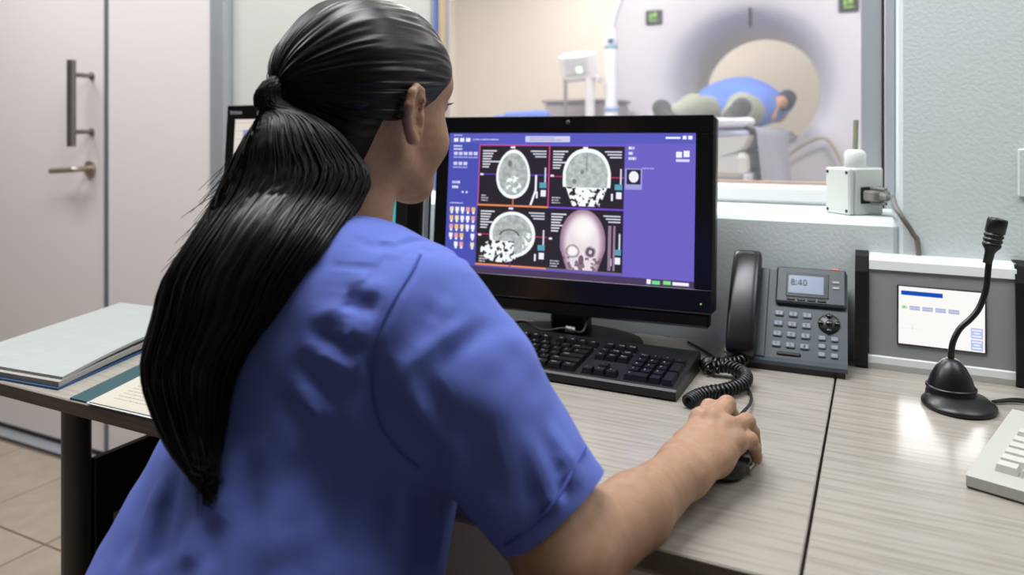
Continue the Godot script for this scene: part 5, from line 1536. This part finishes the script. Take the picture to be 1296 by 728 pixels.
func sill_box() -> void:
	var th := deg_to_rad(43.0)
	var t := thing("junction_box", "white junction box with cable gland and stub antenna on the window sill", "junction box", Vector3(-0.040, 0.974, -1.500), th)
	var white := paint(0.80, 0.81, 0.78, 0.45)
	part("body", Geo.new().box(Vector3(0.006, 0.0425, 0), Vector3(0.063, 0.085, 0.062), 0.003).mesh(), white, t)
	var lid := part("lid", Geo.new().box(Vector3(-0.0325, 0.0425, 0), Vector3(0.0125, 0.085, 0.062), 0.003).mesh(), white, t)
	for y in [0.008, 0.077]:
		for z in [-0.0245, 0.0245]:
			part("screw", Geo.new().tube(PackedVector3Array([Vector3(-0.0375, y, z), Vector3(-0.0393, y, z)]), [0.0030], 12).mesh(), paint(0.12, 0.12, 0.12, 0.4, 0.6), lid)
	var g := Geo.new()
	g.xf = Transform3D(Basis(), Vector3(-0.002, 0.085, 0.004))
	part("cable_gland", g.lathe([[0.0, -0.001], [0.0185, -0.001], [0.0185, 0.024], [0.016, 0.030], [0.011, 0.033], [0.0, 0.0335]], 28).mesh(), paint(0.86, 0.87, 0.86, 0.4), t)
	part("antenna", Geo.new().tube(PackedVector3Array([Vector3(-0.002, 0.117, 0.004), Vector3(0.001, 0.172, 0.003)]), [0.0048, 0.0048], 10).mesh(), paint(0.53, 0.54, 0.45, 0.6), t, "olive grey stub antenna")
	var grey := paint(0.50, 0.485, 0.455, 0.5)
	var c := part("serial_plug", Geo.new().box(Vector3(0.008, 0.036, 0.0455), Vector3(0.040, 0.019, 0.026), 0.003).mesh(), grey, t, "grey serial plug with thumbscrews")
	part("plug_flange", Geo.new().box(Vector3(0.008, 0.036, 0.032), Vector3(0.044, 0.030, 0.003), 0.001).mesh(), paint(0.05, 0.05, 0.05, 0.5), c)
	for y in [0.0235, 0.0485]:
		part("thumbscrew", Geo.new().tube(PackedVector3Array([Vector3(0.008, y, 0.0335), Vector3(0.008, y, 0.0495), Vector3(0.008, y, 0.0505), Vector3(0.008, y, 0.0675)]), [0.0042, 0.0042, 0.0032, 0.0032], 12).mesh(), grey, c)
	part("strain_relief", Geo.new().tube(PackedVector3Array([Vector3(0.008, 0.036, 0.0565), Vector3(0.008, 0.036, 0.0735)]), [0.0085, 0.0055], 14).mesh(), grey, c)
	var b := Basis(Vector3.UP, th)
	var o := Vector3(-0.040, 0.974, -1.500)
	var s := o + b * Vector3(0.008, 0.036, 0.0715)
	var cab := thing("cable", "grey cable hanging from the serial plug down the wall", "cable", Vector3(s.x, 0.93, s.z))
	var base := cab.position
	var run := [s, s + b * Vector3(0, 0, 0.010), Vector3(0.0235, 1.006, -1.418), Vector3(0.0245, 1.000, -1.382), Vector3(0.034, 0.985, -1.366), Vector3(0.050, 0.958, -1.3715), Vector3(0.058, 0.93, -1.3745), Vector3(0.060, 0.78, -1.3755)]
	var loc := []
	for p in run:
		loc.append(p - base)
	part("wire", Geo.new().tube(curve_points(loc, 8), [0.0042], 10).mesh(), paint(0.45, 0.44, 0.41, 0.6), cab)

func sheet(corner: Vector2, along: Vector2, across: Vector2, y0: float, y1: float, bend := 0.0) -> ArrayMesh:
	# a flat stack whose top may bow upwards along its length
	var g := Geo.new()
	var n := 12
	for i in n:
		var a0 := corner + along * (float(i) / n)
		var a1 := corner + along * (float(i + 1) / n)
		var h0 := bend * sin(PI * i / n)
		var h1 := bend * sin(PI * (i + 1) / n)
		var p := [Vector3(a0.x, y0 + h0, a0.y), Vector3(a0.x + across.x, y0, a0.y + across.y), Vector3(a1.x + across.x, y0, a1.y + across.y), Vector3(a1.x, y0 + h1, a1.y)]
		var q := [Vector3(a0.x, y1 + h0, a0.y), Vector3(a0.x + across.x, y1, a0.y + across.y), Vector3(a1.x + across.x, y1, a1.y + across.y), Vector3(a1.x, y1 + h1, a1.y)]
		g.quad(q[0], q[3], q[2], q[1])
		g.quad(p[0], p[1], p[2], p[3])
		g.quad(p[3], q[3], q[0], p[0])
		g.quad(p[1], q[1], q[2], p[2])
		if i == 0:
			g.quad(p[0], q[0], q[1], p[1])
		if i == n - 1:
			g.quad(p[2], q[2], q[3], p[3])
	return g.mesh()

func papers() -> void:
	var L := Vector2(-0.118, -0.385)
	var A := Vector2(-0.255, 0.022)
	var c0 := Vector2(-1.098, -0.695)
	var f := thing("folder", "dark blue folder under the white envelope on the desk corner", "folder", Vector3(-1.25, DESK_Y, -0.85))
	var o := Vector2(-1.25, -0.85)
	part("cover", sheet(c0 - o + Vector2(0.008, 0.012), L * 0.95, A * 0.98, 0.0, 0.003), paint(0.13, 0.27, 0.42, 0.6), f)
	var e := thing("film_envelope", "large creased white film envelope lying on the desk corner", "envelope", Vector3(-1.25, DESK_Y + 0.003, -0.85))
	var env := relief(paint(0.605, 0.615, 0.60, 0.75), noise_tex(0.012, 256, 3, 41), 0.5, Vector3(3, 3, 3))
	part("inner_sheets", sheet(c0 - o + Vector2(0.004, 0.008), L * 0.97, A, 0.0, 0.008, 0.004), paint(0.60, 0.58, 0.56, 0.8), e)
	part("front_sheet", sheet(c0 - o, L, A, 0.008, 0.0125, 0.010), env, e)
	var t := thing("folder", "teal cardboard folder lying open beside the white envelope", "folder", Vector3(-0.95, DESK_Y, -0.80))
	var o2 := Vector2(-0.95, -0.80)
	part("cover", sheet(Vector2(-0.80, -0.672) - o2, Vector2(-0.098, -0.30), Vector2(-0.238, 0.004), 0.0, 0.0025), paint(0.035, 0.235, 0.25, 0.6), t)
	var im := Image.create(256, 256, false, Image.FORMAT_RGBA8)
	im.fill(Color(0.86, 0.83, 0.76))
	var rng := RandomNumberGenerator.new()
	rng.seed = 3
	for k in 9:
		scribble(im, rng, 30 + (60 if k == 0 else 0), 150 + k * 10, 190 - (60 if k == 0 else 0), 1, 5, Color(0.62, 0.59, 0.54))
	scribble(im, rng, 40, 60, 120, 3, 12, Color(0.6, 0.57, 0.52))
	var pm := paint(0.8, 0.8, 0.8, 0.8)
	pm.albedo_texture = ImageTexture.create_from_image(im)
	var d := thing("document", "typed cream paper sheet on the teal folder", "paper", Vector3(-0.92, DESK_Y + 0.0025, -0.80))
	var o3 := Vector2(-0.92, -0.80)
	part("under_sheet", sheet(Vector2(-0.765, -0.667) - o3, Vector2(-0.083, -0.26), Vector2(-0.230, 0.004), 0.0, 0.001), paint(0.68, 0.69, 0.70, 0.7), d)
	part("top_sheet", sheet(Vector2(-0.77, -0.672) - o3, Vector2(-0.08, -0.25), Vector2(-0.222, 0.006), 0.001, 0.0022), paint(0.68, 0.655, 0.60, 0.8), d)
	# printed face of the sheet
	var st := SurfaceTool.new()
	st.begin(Mesh.PRIMITIVE_TRIANGLES)
	var q := Vector2(-0.77, -0.672) - o3
	var al := Vector2(-0.08, -0.25)
	var ac := Vector2(-0.222, 0.006)
	var P := [q + ac, q, q + al, q + ac + al]
	var uv := [Vector2(0, 1), Vector2(1, 1), Vector2(1, 0), Vector2(0, 0)]
	for i in [0, 2, 1, 0, 3, 2]:
		st.set_normal(Vector3.UP)
		st.set_uv(uv[i])
		st.add_vertex(Vector3(P[i].x, 0.0024, P[i].y))
	part("print", st.commit(), pm, d)

func office_chair() -> void:
	var t := thing("office_chair", "black office chair under the seated woman", "chair", Vector3(-0.50, 0, -0.42))
	var pad := paint(0.02, 0.02, 0.022, 0.75)
	part("seat", Geo.new().box(Vector3(0, 0.43, 0.02), Vector3(0.48, 0.07, 0.46), 0.03).mesh(), pad, t)
	part("backrest", Geo.new().box(Vector3(0, 0.64, 0.27), Vector3(0.40, 0.20, 0.05), 0.02).mesh(), pad, t)
	part("back_bar", Geo.new().box(Vector3(0, 0.48, 0.27), Vector3(0.06, 0.16, 0.02), 0.005).mesh(), mats.black, t)
	for x in [0.205]:
		var a := part("armrest", Geo.new().tube(curve_points([Vector3(x, 0.675, 0.10), Vector3(x - 0.01, 0.683, -0.05), Vector3(x - 0.03, 0.683, -0.15), Vector3(x - 0.045, 0.676, -0.195)], 6), [0.036], 16, true, Vector3.UP, 0.55).mesh(), pad, t)
		part("support", Geo.new().box(Vector3(x, 0.53, 0.03), Vector3(0.03, 0.27, 0.05), 0.006).mesh(), mats.black, a)
	part("column", Geo.new().tube(PackedVector3Array([Vector3(0, 0.07, 0), Vector3(0, 0.41, 0)]), [0.028], 16).mesh(), mats.black, t)
	for k in 5:
		var w := TAU * k / 5.0 + 0.3
		var d := Vector3(cos(w), 0, sin(w))
		var l := part("leg", Geo.new().tube(PackedVector3Array([Vector3(0, 0.10, 0), d * 0.28 + Vector3(0, 0.065, 0)]), [0.026, 0.018], 10).mesh(), mats.black, t)
		part("caster", Geo.new().tube(PackedVector3Array([d * 0.27 + Vector3(-d.z * 0.02, 0.028, d.x * 0.02), d * 0.27 + Vector3(d.z * 0.02, 0.028, -d.x * 0.02)]), [0.028], 14).mesh(), mats.rubber, l)

# ---------------------------------------------------------------- the woman at the desk
const HEAD_AT := Vector3(-0.526, 1.139, -0.688)

func head_point(f: float, u: float, r: float) -> Vector3:
	var a := deg_to_rad(15.0)
	return HEAD_AT + Vector3(sin(a), 0, -cos(a)) * f + Vector3.UP * u + Vector3(cos(a), 0, sin(a)) * r

func person() -> void:
	var base := Vector3(-0.5, 0, -0.45)
	var p := thing("person", "woman in blue scrubs seated at the desk, hand on the mouse", "person", base)
	var place := func(called: String, m: Mesh, material: Material, label := "") -> MeshInstance3D:
		var o := part(called, m, material, p, label)
		o.position = -base
		return o
	# body: head, neck, torso, arms and hands as one mesh
	var head := Sculpt.new().add(HEAD_SHAPE).net(Vector3(-0.66, 0.90, -0.83), Vector3(-0.39, 1.29, -0.55), 0.0028)
	var arm := Sculpt.new().add(ARM_SHAPE).net(Vector3(-0.43, 0.70, -0.94), Vector3(-0.07, 1.0, -0.49), 0.0030)
	var torso := Sculpt.new().add(TORSO_SHAPE).net(Vector3(-0.78, 0.40, -1.02), Vector3(-0.22, 1.06, -0.30), 0.012)
	# the left hand mirrors the right one, resting on the keyboard's front edge
	var wrist := Vector3(-0.1777, 0.778, -0.7409)
	var other := Vector3(-0.56, 0.792, -0.93)
	var mirrored := []
	for i in range(3, ARM_SHAPE.size()):
		var q: Array = ARM_SHAPE[i].duplicate()
		for k in [0, 3]:
			q[k] = other.x - (q[k] - wrist.x)
			q[k + 1] += other.y - wrist.y
			q[k + 2] += other.z - wrist.z
		q[9] = -q[9]
		mirrored.append(q)
	var left := Sculpt.new().add(mirrored).net(Vector3(-0.67, 0.72, -1.14), Vector3(-0.50, 0.86, -0.89), 0.0035)
	place.call("body", joined([head, arm, torso, left]), mats.skin)
	# scrub top with an open sleeve
	var top := Sculpt.new().add(SHIRT_SHAPE).creases(SHIRT_FOLDS)
	var weave := FastNoiseLite.new()
	weave.seed = 17
	weave.frequency = 16.0
	weave.fractal_octaves = 2
	top.grain = weave
	top.grain_amp = 0.0022
	var inner := HEM_POINT - HEM_AXIS * 0.05
	var outer := HEM_POINT + HEM_AXIS * 0.06
	top.add([[inner.x, inner.y, inner.z, outer.x, outer.y, outer.z, 0.040, 0.046, 0.004, 0, 1, 0, 1, -1]])
	place.call("scrub_top", top.net(Vector3(-0.86, 0.44, -0.84), Vector3(-0.16, 1.04, -0.24), 0.0037, [[HEM_POINT, HEM_AXIS, 0.2]]), mats.scrub, "blue short-sleeved scrub top")
	for q in SEAMS:
		var run := []
		for i in range(0, q.size(), 3):
			run.append(Vector3(q[i], q[i + 1], q[i + 2]))
		place.call("seam", Geo.new().tube(curve_points(run, 5), [0.0013], 6).mesh(), mats.seam)
	# trousers and shoes, mostly under the desk
	var U := [0, 1, 0, 1, 1]
	var legs := Sculpt.new().add([[-0.58, 0.52, -0.42, -0.42, 0.52, -0.42, 0.115, 0.115, 0.04] + U, [-0.57, 0.53, -0.42, -0.66, 0.545, -0.82, 0.088, 0.066, 0.04] + U, [-0.44, 0.53, -0.42, -0.53, 0.545, -0.82, 0.088, 0.066, 0.04] + U, [-0.66, 0.545, -0.82, -0.66, 0.10, -0.80, 0.062, 0.048, 0.03] + U, [-0.53, 0.545, -0.82, -0.53, 0.10, -0.80, 0.062, 0.048, 0.03] + U])
	place.call("trousers", legs.net(Vector3(-0.78, 0.03, -0.92), Vector3(-0.28, 0.70, -0.24), 0.016), mats.trousers)
	for x in [-0.66, -0.53]:
		var shoe := Sculpt.new().add([[x, 0.045, -0.78, x, 0.035, -0.95, 0.045, 0.036, 0.03] + U, [x, 0.06, -0.79, x, 0.10, -0.80, 0.046, 0.044, 0.02] + U])
		place.call("shoe", shoe.net(Vector3(x - 0.08, -0.015, -1.03), Vector3(x + 0.08, 0.17, -0.7), 0.014), mats.black)
	hair(p, base)
	mouse()

func hair(p: Node3D, base: Vector3) -> void:
	var nz := FastNoiseLite.new()
	nz.seed = 12
	nz.frequency = 1.0
	nz.fractal_octaves = 2
	var skull := Sculpt.new()
	var seg := func(a: Vector3, b: Vector3, r0: float, r1: float, k: float) -> Array:
		return [a.x, a.y, a.z, b.x, b.y, b.z, r0, r1, k, 0.0, 1.0, 0.0, 1.0, 1.0]
	skull.add([seg.call(head_point(-0.018, 0.050, 0), head_point(0.018, 0.052, 0), 0.0765, 0.075, 0.01), seg.call(head_point(0.052, 0.05, -0.018), head_point(0.052, 0.05, 0.018), 0.0435, 0.0435, 0.03), seg.call(head_point(-0.02, 0.03, 0), head_point(-0.03, -0.025, 0), 0.068, 0.057, 0.03), seg.call(head_point(-0.02, -0.02, 0), head_point(-0.03, -0.09, 0), 0.052, 0.049, 0.03)])
	var ids := PackedInt32Array([0, 1, 2, 3])
	var none := PackedInt32Array()
	var mid := head_point(-0.005, 0.035, 0)
	# hairline, round the face, over the ear and along the nape (forward, up, right)
	var line := [[0.092, 0.085, 0.0], [0.090, 0.082, 0.022], [0.080, 0.066, 0.046], [0.068, 0.044, 0.060], [0.052, 0.028, 0.068], [0.040, 0.008, 0.070], [0.030, 0.004, 0.072], [0.022, 0.030, 0.074], [0.008, 0.040, 0.076], [-0.010, 0.036, 0.076], [-0.024, 0.014, 0.070], [-0.034, -0.012, 0.062], [-0.044, -0.038, 0.050], [-0.056, -0.060, 0.032], [-0.064, -0.072, 0.0]]
	var loop := []
	for q in line:
		loop.append((head_point(q[0], q[1], q[2]) - mid).normalized())
	for i in range(line.size() - 2, 0, -1):
		loop.append((head_point(line[i][0], line[i][1], -line[i][2]) - mid).normalized())
	var tie := head_point(-0.108, 0.030, -0.004)
	var tdir := (tie - mid).normalized()
	var ns := 620
	var nt := 36
	var verts := PackedVector3Array()
	for s in ns:
		var at := float(s) / ns * loop.size()
		var i := int(at)
		var n := loop.size()
		var h: Vector3 = (loop[i] as Vector3).cubic_interpolate(loop[(i + 1) % n], loop[(i + n - 1) % n], loop[(i + 2) % n], at - i).normalized()
		for t in nt + 1:
			var u := float(t) / nt
			var d := h.slerp(tdir, u * 0.97)
			var lo := 0.03
			var hi := 0.20
			for b in 11:
				var m := (lo + hi) * 0.5
				if skull.field(mid + d * m, ids, none) < 0.0:
					lo = m
				else:
					hi = m
			var thick := 0.009 * smoothstep(0.0, 0.35, u) - 0.0008 + 0.010 * smoothstep(0.72, 1.0, u)
			var w := float(s) * 0.5
			var fade := smoothstep(0.0, 0.12, u)
			thick += fade * (0.0010 * nz.get_noise_2d(w * 1.9, u * 1.5) + 0.0016 * nz.get_noise_2d(w * 0.35 + 40.0, u * 1.2) + 0.0026 * nz.get_noise_2d(w * 0.08 + 90.0, u))
			verts.append(mid + d * (lo + thick))
	var index := PackedInt32Array()
	for s in ns:
		for t in nt:
			var a := s * (nt + 1) + t
			var b := ((s + 1) % ns) * (nt + 1) + t
			index.append_array([a, b, a + 1, b, b + 1, a + 1])
	var cap := part("hair", Sculpt.packed(verts, index), mats.hair, p, "black hair pulled back")
	cap.position = -base
	# band
	var ring := []
	var out := tdir
	var e1 := out.cross(Vector3.UP).normalized()
	var e2 := e1.cross(out)
	for turn in 2:
		for k in 25:
			var w := TAU * k / 24.0
			ring.append(tie + out * (-0.005 + 0.006 * turn + 0.003 * sin(w * 2.0)) + (e1 * cos(w) + e2 * sin(w)) * 0.0125)
	var band := part("hair_band", Geo.new().tube(PackedVector3Array(ring), [0.0048], 8).mesh(), paint(0.02, 0.02, 0.024, 0.6), p, "black hair band")
	band.position = -base
	# ponytail: a grooved core and strands over it
	var rows := []
	for r in PONYTAIL:
		rows.append([Vector3(r[0], r[1], r[2]), Vector3(r[3], r[4], r[5])])
	rows.remove_at(0)
	var axis := e1 if e1.dot(Vector3(0.896, 0, -0.444)) > 0.0 else -e1
	rows.push_front([tie + out * 0.016 - axis * 0.019 + Vector3(0, -0.014, 0), tie + out * 0.012 + axis * 0.019 + Vector3(0, -0.016, 0)])
	rows.push_front([tie + out * 0.008 - axis * 0.0135 + Vector3(0, -0.002, 0), tie + out * 0.008 + axis * 0.0135 + Vector3(0, -0.002, 0)])
	rows.push_front([tie - out * 0.010 - axis * 0.012, tie - out * 0.010 + axis * 0.012])
	var ll := []
	var rr := []
	for r in rows:
		ll.append(r[0])
		rr.append(r[1])
	var cl := curve_points(ll, 7)
	var cr := curve_points(rr, 7)
	var n := cl.size()
	var eye := Vector3(0, 1.12, 0)
	var mids := PackedVector3Array()
	var half := PackedVector3Array()
	var deep := PackedVector3Array()
	for i in n:
		mids.append((cl[i] + cr[i]) * 0.5)
		half.append((cr[i] - cl[i]) * 0.5)
	for i in n:
		var tg := (mids[mini(i + 1, n - 1)] - mids[maxi(i - 1, 0)]).normalized()
		var d := half[i].cross(tg).normalized()
		if d.dot(eye - mids[i]) < 0.0:
			d = -d
		deep.append(d * clampf(half[i].length() * 0.52, 0.0130 if i < 18 else 0.006, 0.030))
	var at := func(i: int, w: float, k: float) -> Vector3:
		return mids[i] + (half[i] * cos(w) + deep[i] * sin(w)) * k
	var m := 150
	var pv := PackedVector3Array()
	for i in n:
		var v := float(i) / n
		for k in m:
			var w := TAU * k / m
			var swirl := v * 0.9
			var groove := 0.10 * nz.get_noise_2d(cos(w + swirl) * 9.0, sin(w + swirl) * 9.0 + v * 1.4) + 0.04 * nz.get_noise_2d(cos(w + swirl) * 22.0 + 50.0, sin(w + swirl) * 26.0 + v * 2.5) + 0.13 * sin(w * 3.0 + v * 7.0) * sin(PI * v)
			pv.append(at.call(i, w, (0.93 + groove) * (1.0 if v < 0.9 else sqrt(maxf(0.0, 1.0 - (v - 0.9) / 0.1)) * 0.9 + 0.1)))
	var pi_ := PackedInt32Array()
	for i in n - 1:
		for k in m:
			var a := i * m + k
			var b := i * m + (k + 1) % m
			pi_.append_array([a, a + m, b, b, a + m, b + m])
	var tail := part("ponytail", Sculpt.packed(pv, pi_), mats.hair, p, "long black ponytail")
	tail.position = -base
	var rng := RandomNumberGenerator.new()
	rng.seed = 5
	var strands := Geo.new()
	for s in 620:
		var w0 := rng.randf() * TAU
		var k0 := rng.randf_range(0.95, 1.03)
		var start := rng.randi_range(0, 30) if s > 200 else rng.randi_range(0, 6)
		var stop := mini(n - 1, start + rng.randi_range(30, 80))
		var path := PackedVector3Array()
		var rad := []
		var drift := rng.randf_range(-0.7, 0.2)
		var ph := rng.randf() * TAU
		for i in range(start, stop, 3):
			var v := float(i - start) / maxf(1.0, stop - start)
			var w := w0 - float(i) / n * 0.9 + drift * v * 0.5 + 0.05 * sin(v * 6.0 + ph)
			path.append(at.call(i, w, k0 + 0.05 * nz.get_noise_2d(s * 7.7, v * 2.0)))
			rad.append(0.0009 * sin(PI * clampf(v * 0.9 + 0.06, 0.0, 1.0)) + 0.0003)
		if path.size() > 2:
			strands.tube(path, rad, 4, false)
	# wisps that stand away from the left edge
	for s in 120:
		var i0 := rng.randi_range(26, 48)
		var from: Vector3 = at.call(i0, PI + rng.randf_range(-0.7, 0.7), 0.9)
		var side := -half[i0].normalized()
		var reach := rng.randf_range(0.006, 0.050)
		var fall := rng.randf_range(0.03, 0.075)
		var path := curve_points([from + Vector3(0, 0.03, 0) - side * 0.01, from, from + side * reach * 0.45 + Vector3(0, -fall * 0.4, 0), from + side * reach + Vector3(0, -fall, 0)], 4)
		var rad := []
		for i in path.size():
			rad.append(0.0007 * (1.0 - float(i) / path.size()) + 0.0002)
		strands.tube(path, rad, 4, false)
	for s in 90:
		var w0 := rng.randf() * TAU
		var i0 := rng.randi_range(n - 24, n - 10)
		var a: Vector3 = at.call(i0, w0, 0.9)
		var b: Vector3 = at.call(mini(n - 1, i0 + 8), w0, 0.95)
		var c := mids[n - 1] + Vector3(rng.randf_range(-0.010, 0.012), rng.randf_range(-0.016, 0.03), rng.randf_range(-0.004, 0.006))
		strands.tube(curve_points([a, b, c], 4), [0.001, 0.001, 0.001, 0.001, 0.0009, 0.0008, 0.0006, 0.0004, 0.0002], 4, false)
	var st := part("hair_strands", strands.mesh(), mats.hair, p)
	st.set_meta("kind", "stuff")
	st.position = -base
	# brow and lashes of the visible side
	for s in [-1.0, 1.0]:
		var b := part("eyebrow", Geo.new().tube(curve_points([head_point(0.097, 0.038, 0.014 * s), head_point(0.092, 0.042, 0.030 * s), head_point(0.081, 0.040, 0.045 * s)], 5), [0.0022], 6).mesh(), mats.hair, p)
		b.position = -base
		var lash := Geo.new()
		for k in 9:
			var r: float = (0.022 + 0.0026 * k) * s
			var f := 0.0935 - 0.0006 * k - 0.00004 * k * k
			lash.tube(PackedVector3Array([head_point(f - 0.003, 0.0165, r), head_point(f + 0.003, 0.0165, r + 0.001 * s), head_point(f + 0.007, 0.019, r + 0.003 * s)]), [0.0006, 0.0005, 0.0002], 4, false)
		var l := part("eyelashes", lash.mesh(), mats.hair, p)
		l.position = -base

func mouse() -> void:
	var c := Vector3(-0.155, DESK_Y, -0.868)
	var t := thing("computer_mouse", "black computer mouse under the woman's hand", "mouse", c)
	var d := Vector3(0.14, 0, -0.99)
	var s := Vector3(0.99, 0, 0.14)
	var seg := func(a: Vector3, b: Vector3, r0: float, r1: float, sq: float) -> Array:
		return [a.x, a.y, a.z, b.x, b.y, b.z, r0, r1, 0.02, 0.0, 1.0, 0.0, sq, 1.0]
	var body := Sculpt.new().add([seg.call(-d * 0.022 + Vector3(0, 0.013, 0), d * 0.028 + Vector3(0, 0.010, 0), 0.030, 0.028, 0.62)])
	part("shell", body.net(Vector3(-0.07, 0.0, -0.08), Vector3(0.07, 0.05, 0.08), 0.004, [[Vector3(0, 0.0015, 0), Vector3(0, -1, 0)]]), mats.black, t)
	part("wheel", Geo.new().tube(PackedVector3Array([d * 0.034 - s * 0.003 + Vector3(0, 0.025, 0), d * 0.034 + s * 0.003 + Vector3(0, 0.025, 0)]), [0.006], 14).mesh(), mats.rubber, t)
	part("side_strip", Geo.new().tube(PackedVector3Array([s * 0.0295 - d * 0.02 + Vector3(0, 0.012, 0), s * 0.0295 + d * 0.03 + Vector3(0, 0.010, 0)]), [0.0022], 8).mesh(), paint(0.62, 0.62, 0.60, 0.35, 0.4), t, "silver side strip")
	var run := []
	for q in MOUSE_LEAD:
		run.append(q - c)
	part("lead", Geo.new().tube(curve_points(run, 8), [0.0021], 8).mesh(), mats.rubber, t)
